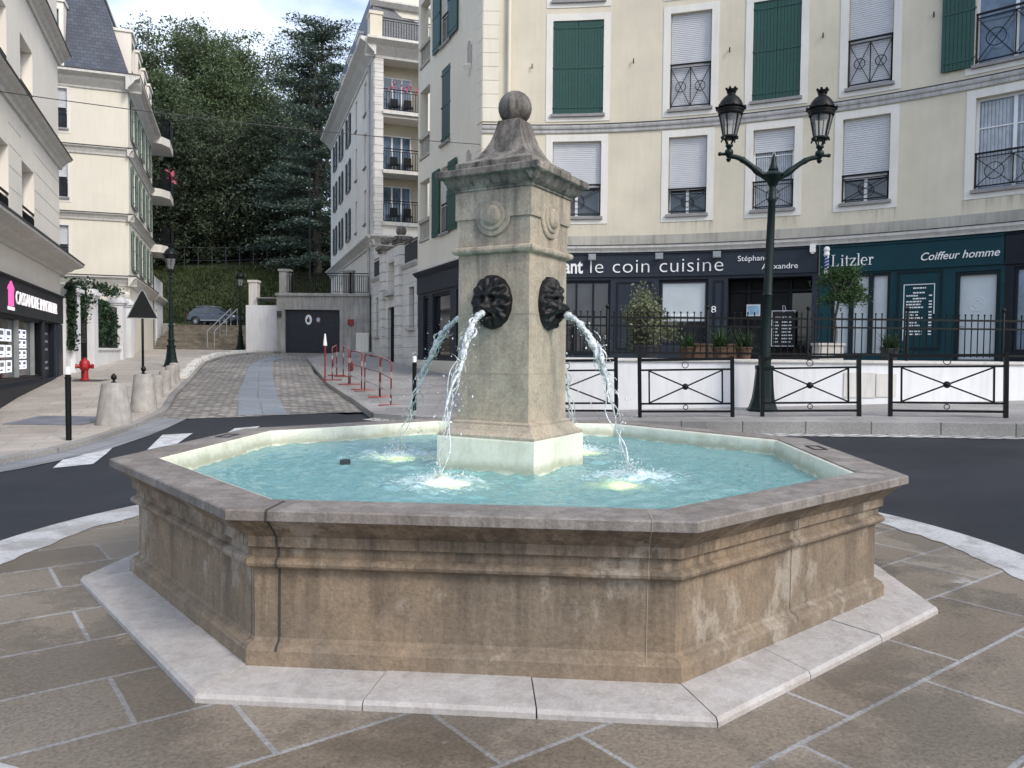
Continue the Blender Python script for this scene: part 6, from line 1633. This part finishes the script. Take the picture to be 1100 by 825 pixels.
def plant_tree(meshes, x, y, z, rz, sc_, label, group='trees of the wood on the hill', name='tree', cat='tree'):
    t = thing(name, label, cat, (x,y,z), rz, group); t.scale = sc_ if hasattr(sc_,'__len__') else (sc_,)*3
    for nm, me in zip(('trunk','crown'), meshes):
        o = bpy.data.objects.new(nm, me); COL.objects.link(o); o.parent = t
    return t
TA = make_tree(1, 25, 5.2, .20, 26000, .165, 4, 'leaf', 1.15, 110)
TB = make_tree(2, 25, 4.9, .16, 26000, .165, 3, 'leaf2', 1.15, 105)
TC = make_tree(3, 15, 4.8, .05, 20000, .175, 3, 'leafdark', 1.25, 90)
SPOTS = [  # mesh, px-direction x/y, distance, scale, label
 (TA,-.555,86,1.02,'tall leafy tree showing above the slate mansard roof'),
 (TB,-.515,84,.98,'tall tree showing just right of the mansard dormers'),
 (TA,-.478,88,1.03,'tall tree over the end balconies, left of the tallest one'),
 (TB,-.448,90,1.08,'tallest slender tree of the wood, left of centre, its top against the sky'),
 (TA,-.418,87,1.06,'tall tree with pale stems and thin crown in the middle of the wood'),
 (TB,-.388,91,1.10,'tall thin tree right of the middle with sky showing between its stems'),
 (TA,-.358,89,1.06,'tall thin tree next to the cedar on its left'),
 (TB,-.325,92,.98,'tall tree partly behind the dark cedar'),
 (TB,-.60,95,1.0,'tree mostly behind the slate mansard roof'),
 (TA,-.285,96,.92,'tree almost hidden by the loggia building'),
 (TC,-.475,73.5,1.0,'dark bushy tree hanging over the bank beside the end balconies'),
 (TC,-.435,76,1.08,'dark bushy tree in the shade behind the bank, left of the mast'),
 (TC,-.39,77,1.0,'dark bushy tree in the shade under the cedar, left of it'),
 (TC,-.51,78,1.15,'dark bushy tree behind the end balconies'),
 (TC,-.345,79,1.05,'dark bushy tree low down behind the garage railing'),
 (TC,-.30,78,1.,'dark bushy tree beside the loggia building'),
]
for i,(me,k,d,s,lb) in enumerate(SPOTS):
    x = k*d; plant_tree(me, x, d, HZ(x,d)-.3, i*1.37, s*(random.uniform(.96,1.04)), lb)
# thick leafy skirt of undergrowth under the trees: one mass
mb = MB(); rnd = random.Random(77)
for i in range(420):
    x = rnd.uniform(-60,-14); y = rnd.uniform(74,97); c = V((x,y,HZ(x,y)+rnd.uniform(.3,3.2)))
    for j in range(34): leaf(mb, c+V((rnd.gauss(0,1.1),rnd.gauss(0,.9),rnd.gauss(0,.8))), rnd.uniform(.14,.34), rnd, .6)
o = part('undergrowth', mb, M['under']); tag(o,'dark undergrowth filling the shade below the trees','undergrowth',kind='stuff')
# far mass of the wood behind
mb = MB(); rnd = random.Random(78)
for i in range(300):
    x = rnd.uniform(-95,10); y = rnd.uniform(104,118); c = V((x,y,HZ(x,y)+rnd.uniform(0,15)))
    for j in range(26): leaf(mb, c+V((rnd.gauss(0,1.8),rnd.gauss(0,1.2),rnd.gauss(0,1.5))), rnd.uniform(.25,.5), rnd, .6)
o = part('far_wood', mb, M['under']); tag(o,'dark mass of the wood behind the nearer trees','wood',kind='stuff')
# cedar with flat tiers
def make_cedar():
    rnd = random.Random(5); tb = MB(); cm = MB(); H = 24
    limb(tb,(0,0,-.5),(.4,0,H*.97),.42,.06,rnd,.6,12)
    for k in range(3): limb(tb,(0,0,3+k*2),(1.2*cos(k*2.2),1.2*sin(k*2.2),H*(.8+.05*k)),.22,.05,rnd,.7,10)
    tiers = 17
    for i in range(tiers):
        u = i/(tiers-1); z = H*(.10+.88*u); nb = 7 if u < .8 else 6; gap = .6 if .45 < u < .72 else 1.
        for k in range(nb):
            if rnd.random() > gap: continue
            w = 2*pi*(k+rnd.random()*.8)/nb+i*.9; prof = 6.6-2.6*u if u < .9 else 3.2
            L = prof*rnd.uniform(.45,1.1)
            zz = z+rnd.uniform(-.5,.5); tip = V((cos(w)*L,sin(w)*L,zz+rnd.uniform(-.15,.5)-.9*(1-u)))
            limb(tb,(0,0,zz-.5),tip,.10,.02,rnd,.4,6)
            m = int(5+L*2.6)
            for j in range(m):
                f = .25+.78*(j+.5)/m; c = V((0,0,zz-.3)).lerp(tip,f); sw = .3+.7*f
                for q in range(34):
                    d = V((rnd.gauss(0,.62)*sw*1.4,rnd.gauss(0,.62)*sw*1.4,rnd.gauss(0,.14)))
                    leaf(cm, c+d-V((0,0,.18*(d.x*d.x+d.y*d.y))), rnd.uniform(.10,.22), rnd, 2.6, .4)
    return mesh('trunk',tb,M['bark'],smooth=True), mesh('crown',cm,M['cedar'])
CE = make_cedar()
x,d = -.252*72,72; plant_tree(CE, x, d, HZ(x,d)-.4, .4, (.98,.98,.97), 'dark cedar with flat tiers of branches next to the loggia building', None, 'cedar', 'tree')
# ivy in the garden wall bay and over the gate
mb = MB(); rnd = random.Random(31)
a,b = vs[1]+.2,vs[2]-.2
for i in range(5200):
    s = rnd.uniform(a,b); z = 1.75+2.0*rnd.random()**.85; top = 3.55+.28*mn.noise(V((s*1.7,0,0)))-.5*sst(.55,1,(s-a)/(b-a))
    if z > top: continue
    leaf(mb, GWL.pt(s,z,rnd.gauss(-.12,.10)), rnd.uniform(.04,.085), rnd, .2, .8)
tag(part('ivy_hedge', mb, M['ivy']), 'dark ivy filling the railed bay between two ball-topped pillars', 'ivy')
mb = MB(); stems = MB()
for k in range(7):
    p0 = GWL.pt(vs[0]+rnd.uniform(-.7,1.2),3.75,.1); pts = [p0]
    for j in range(10): pts.append(pts[-1]+GWL.t*rnd.uniform(-.05,.28)+V((0,0,rnd.uniform(-.22,.10))))
    stems.tube(pts,.012,5)
    for p in pts:
        for q in range(16): leaf(mb, p+V((rnd.gauss(0,.11),rnd.gauss(0,.11),rnd.gauss(0,.11))), rnd.uniform(.04,.08), rnd, .3, .8)
for j in range(1000):
    s = vs[0]-rnd.uniform(.2,.75); z = rnd.uniform(1.6,3.8); leaf(mb, GWL.pt(s,z,.18+rnd.gauss(0,.07)), rnd.uniform(.04,.08), rnd, .2, .8)
for j in range(700):
    s = rnd.uniform(vs[1]-.3,vs[2]-.2); leaf(mb, GWL.pt(s,3.98+.12*sin(s*3)+rnd.gauss(0,.07),.05+rnd.gauss(0,.12)), rnd.uniform(.04,.07), rnd, .3, .8)
t = thing('climbing_plant','trailing creeper hanging over the first garden gate','creeper',tuple(GWL.pt(vs[0],1.)))
part('foliage', mb, M['ivy'], t); part('stem', stems, M['bark'], t)
# --- terrace plants
def shrub(x, y, z, rx, rz, n, ls, mat, rnd):
    mb = MB(); cl = []
    for i in range(26):
        d = V((rnd.gauss(0,1),rnd.gauss(0,1),rnd.gauss(0,1))).normalized()*rnd.uniform(.35,1.0); cl.append(V((x+d.x*rx,y+d.y*rx,z+d.z*rz)))
    for i in range(n):
        c = rnd.choice(cl); leaf(mb, c+V((rnd.gauss(0,rx*.19),rnd.gauss(0,rx*.19),rnd.gauss(0,rz*.17))), rnd.uniform(.6,1.2)*ls, rnd, .4)
    return mb
rnd = random.Random(44)
bx,by = 2.92,16.75
t = thing('potted_shrub','round grey-green leafy shrub behind the terrace fence','shrub',(bx,by,1.5))
part('foliage', shrub(bx,by,2.40,.56,.66,5200,.045,'olive',rnd), M['olive'], t)
mb = MB(); 
for k in range(6): limb(mb,(bx+rnd.gauss(0,.04),by+rnd.gauss(0,.04),1.75),(bx+rnd.gauss(0,.25),by+rnd.gauss(0,.25),2.6),.018,.006,rnd,.1,5)
part('stem', mb, M['bark'], t)
mb = MB(); mb.lathe([(.20,0),(.27,.30),(.29,.31),(.29,.36),(.26,.36),(.25,.30),(.001,.30)],20,(bx,by,1.47)); part('pot', mb, M['lead'], t, smooth=40)
bx,by = 7.08,16.95
t = thing('potted_tree','small round-headed tree in a pale box planter outside the hairdresser','tree',(bx,by,1.5))
part('crown', shrub(bx+.14,by,3.14,.52,.47,4200,.036,'plantgreen',rnd), M['plantgreen'], t)
mb = MB(); limb(mb,(bx-.02,by,1.75),(bx+.05,by,2.85),.035,.028,rnd,.12,8)
for k in range(7): a = 6.28*k/7; limb(mb,(bx+.05,by,2.8),(bx+.12+.33*cos(a),by+.33*sin(a),3.25+rnd.uniform(-.1,.25)),.018,.006,rnd,.08,5)
part('trunk', mb, M['bark'], t, smooth=True)
mb = MB(); mb.box(bx-.42,by-.2,1.47,bx+.10,by+.2,1.90); mb.box(bx-.45,by-.23,1.86,bx+.13,by+.23,1.91); part('planter', mb, M['planter'], t)
def spiky(x, y, z, n, L, label, mat='plantgreen', pot=True):
    rnd = random.Random(int(x*100)); t = thing('potted_plant',label,'potted plant',(x,y,z),0,'pot plants on the terrace'); mb = MB()
    for i in range(n):
        a = rnd.uniform(0,6.28); el = rnd.uniform(.25,1.25); l = L*rnd.uniform(.6,1.1); w = .018*rnd.uniform(.7,1.5); prev = None
        side = V((-sin(a),cos(a),0)); base = V((x+rnd.gauss(0,.05),y+rnd.gauss(0,.05),z+.32))
        for j in range(5):
            u = j/4; p = base+V((cos(a)*cos(el)*l*u, sin(a)*cos(el)*l*u, sin(el)*l*u-.45*l*u*u*cos(el))); ww = w*(1-u*.9)
            cur = (p-side*ww, p+side*ww)
            if prev: mb.add([prev[0],prev[1],cur[1],cur[0]],[(0,1,2,3)])
            prev = cur
    part('foliage', mb, M[mat], t)
    mb = MB(); mb.lathe([(.13,0),(.18,.30),(.2,.31),(.2,.34),(.17,.34),(.16,.29),(.001,.29)],16,(x,y,z)); part('pot', mb, M['terracotta' if int(x*10)%2 else 'lead'], t, smooth=40)
spiky(4.55,16.9,1.47,150,.75,'spiky plant with arching leaves below the menu window')
spiky(5.15,17.2,1.47,110,.62,'grassy pot plant beside the restaurant doorway')
spiky(8.25,16.9,1.47,150,.55,'low green pot plant beside the pale planter box')
spiky(3.95,17.4,1.47,90,.50,'small grassy pot plant under the restaurant window')
t = thing('terrace_planter','brown wooden trough at the foot of the restaurant window','planter',(4.6,17.6,1.47)); mb = MB(); mb.box(4.0,17.75,1.47,5.2,18.1,1.85); mb.box(3.97,17.72,1.85,5.23,18.13,1.89); part('trough', mb, M['terracotta'], t)
# ================================================================== LIGHT, SKY, CAMERA
w = bpy.data.worlds.new('World'); scene.world = w; w.use_nodes = True; nt = w.node_tree
bg = nt.nodes['Background']; bg.inputs['Strength'].default_value = .15
sky = nt.nodes.new('ShaderNodeTexSky'); sky.sky_type = 'NISHITA'; sky.sun_disc = False
SUN_EL, SUN_AZ = radians(40), radians(135)          # azimuth clockwise from +Y: behind the camera, to its left
sky.sun_elevation = SUN_EL; sky.sun_rotation = SUN_AZ; sky.altitude = 60; sky.air_density = 1.; sky.dust_density = 2.2; sky.ozone_density = 1.2
tc = nt.nodes.new('ShaderNodeTexCoord'); mp = nt.nodes.new('ShaderNodeMapping'); mp.inputs['Scale'].default_value = (1.6,1.6,3.8); mp.inputs['Location'].default_value = (.35,.1,.0)
nz = nt.nodes.new('ShaderNodeTexNoise'); nz.inputs['Scale'].default_value = 2.1; nz.inputs['Detail'].default_value = 8; nz.inputs['Roughness'].default_value = .58
rp_ = nt.nodes.new('ShaderNodeValToRGB'); rp_.color_ramp.elements[0].position = .40; rp_.color_ramp.elements[1].position = .66
rp_.color_ramp.elements[0].color = (.06,.06,.06,1); rp_.color_ramp.elements[1].color = (.92,.92,.92,1)
cl = nt.nodes.new('ShaderNodeMix'); cl.data_type = 'RGBA'; cl.inputs[7].default_value = (5.0,5.5,6.3,1)
nt.links.new(tc.outputs['Generated'], mp.inputs['Vector']); nt.links.new(mp.outputs[0], nz.inputs['Vector']); nt.links.new(nz.outputs['Fac'], rp_.inputs['Fac'])
nt.links.new(rp_.outputs['Color'], cl.inputs[0]); nt.links.new(sky.outputs[0], cl.inputs[6]); nt.links.new(cl.outputs[2], bg.inputs['Color'])
sl = bpy.data.lights.new('sun','SUN'); sl.energy = 1.15; sl.angle = radians(14); sl.color = (1.,.94,.86)
so = bpy.data.objects.new('sun', sl); COL.objects.link(so)
d = V((sin(SUN_AZ)*cos(SUN_EL), cos(SUN_AZ)*cos(SUN_EL), sin(SUN_EL))); so.rotation_euler = (-d).to_track_quat('-Z','Y').to_euler(); so.location = d*60
cam = bpy.data.cameras.new('camera'); co_ = bpy.data.objects.new('camera', cam); COL.objects.link(co_)
cam.sensor_fit = 'HORIZONTAL'; cam.sensor_width = 36; cam.lens = 829/1100*36; cam.clip_start = .05; cam.clip_end = 3000
p, r = .0384, .0094
rt0 = V((1,0,0)); up0 = V((0,sin(p),cos(p))); fw = V((0,cos(p),-sin(p)))
rt = rt0*cos(r)+up0*sin(r); up = -rt0*sin(r)+up0*cos(r); bk = -fw
co_.matrix_world = Matrix(((rt.x,up.x,bk.x,0),(rt.y,up.y,bk.y,0),(rt.z,up.z,bk.z,1.6),(0,0,0,1)))
scene.camera = co_
scene.render.engine = 'CYCLES'
cy = scene.cycles; cy.use_denoising = True
try: cy.denoiser = 'OPENIMAGEDENOISE'
except Exception: pass
cy.max_bounces = 9; cy.diffuse_bounces = 4; cy.glossy_bounces = 4; cy.transmission_bounces = 8; cy.transparent_max_bounces = 24
cy.caustics_refractive = True; cy.caustics_reflective = False; cy.blur_glossy = .6; cy.sample_clamp_indirect = 12
vs_ = scene.view_settings; vs_.view_transform = 'Standard'; vs_.look = 'None'; vs_.gamma = 1; vs_.use_curve_mapping = False; vs_.exposure = .76
scene.render.film_transparent = False
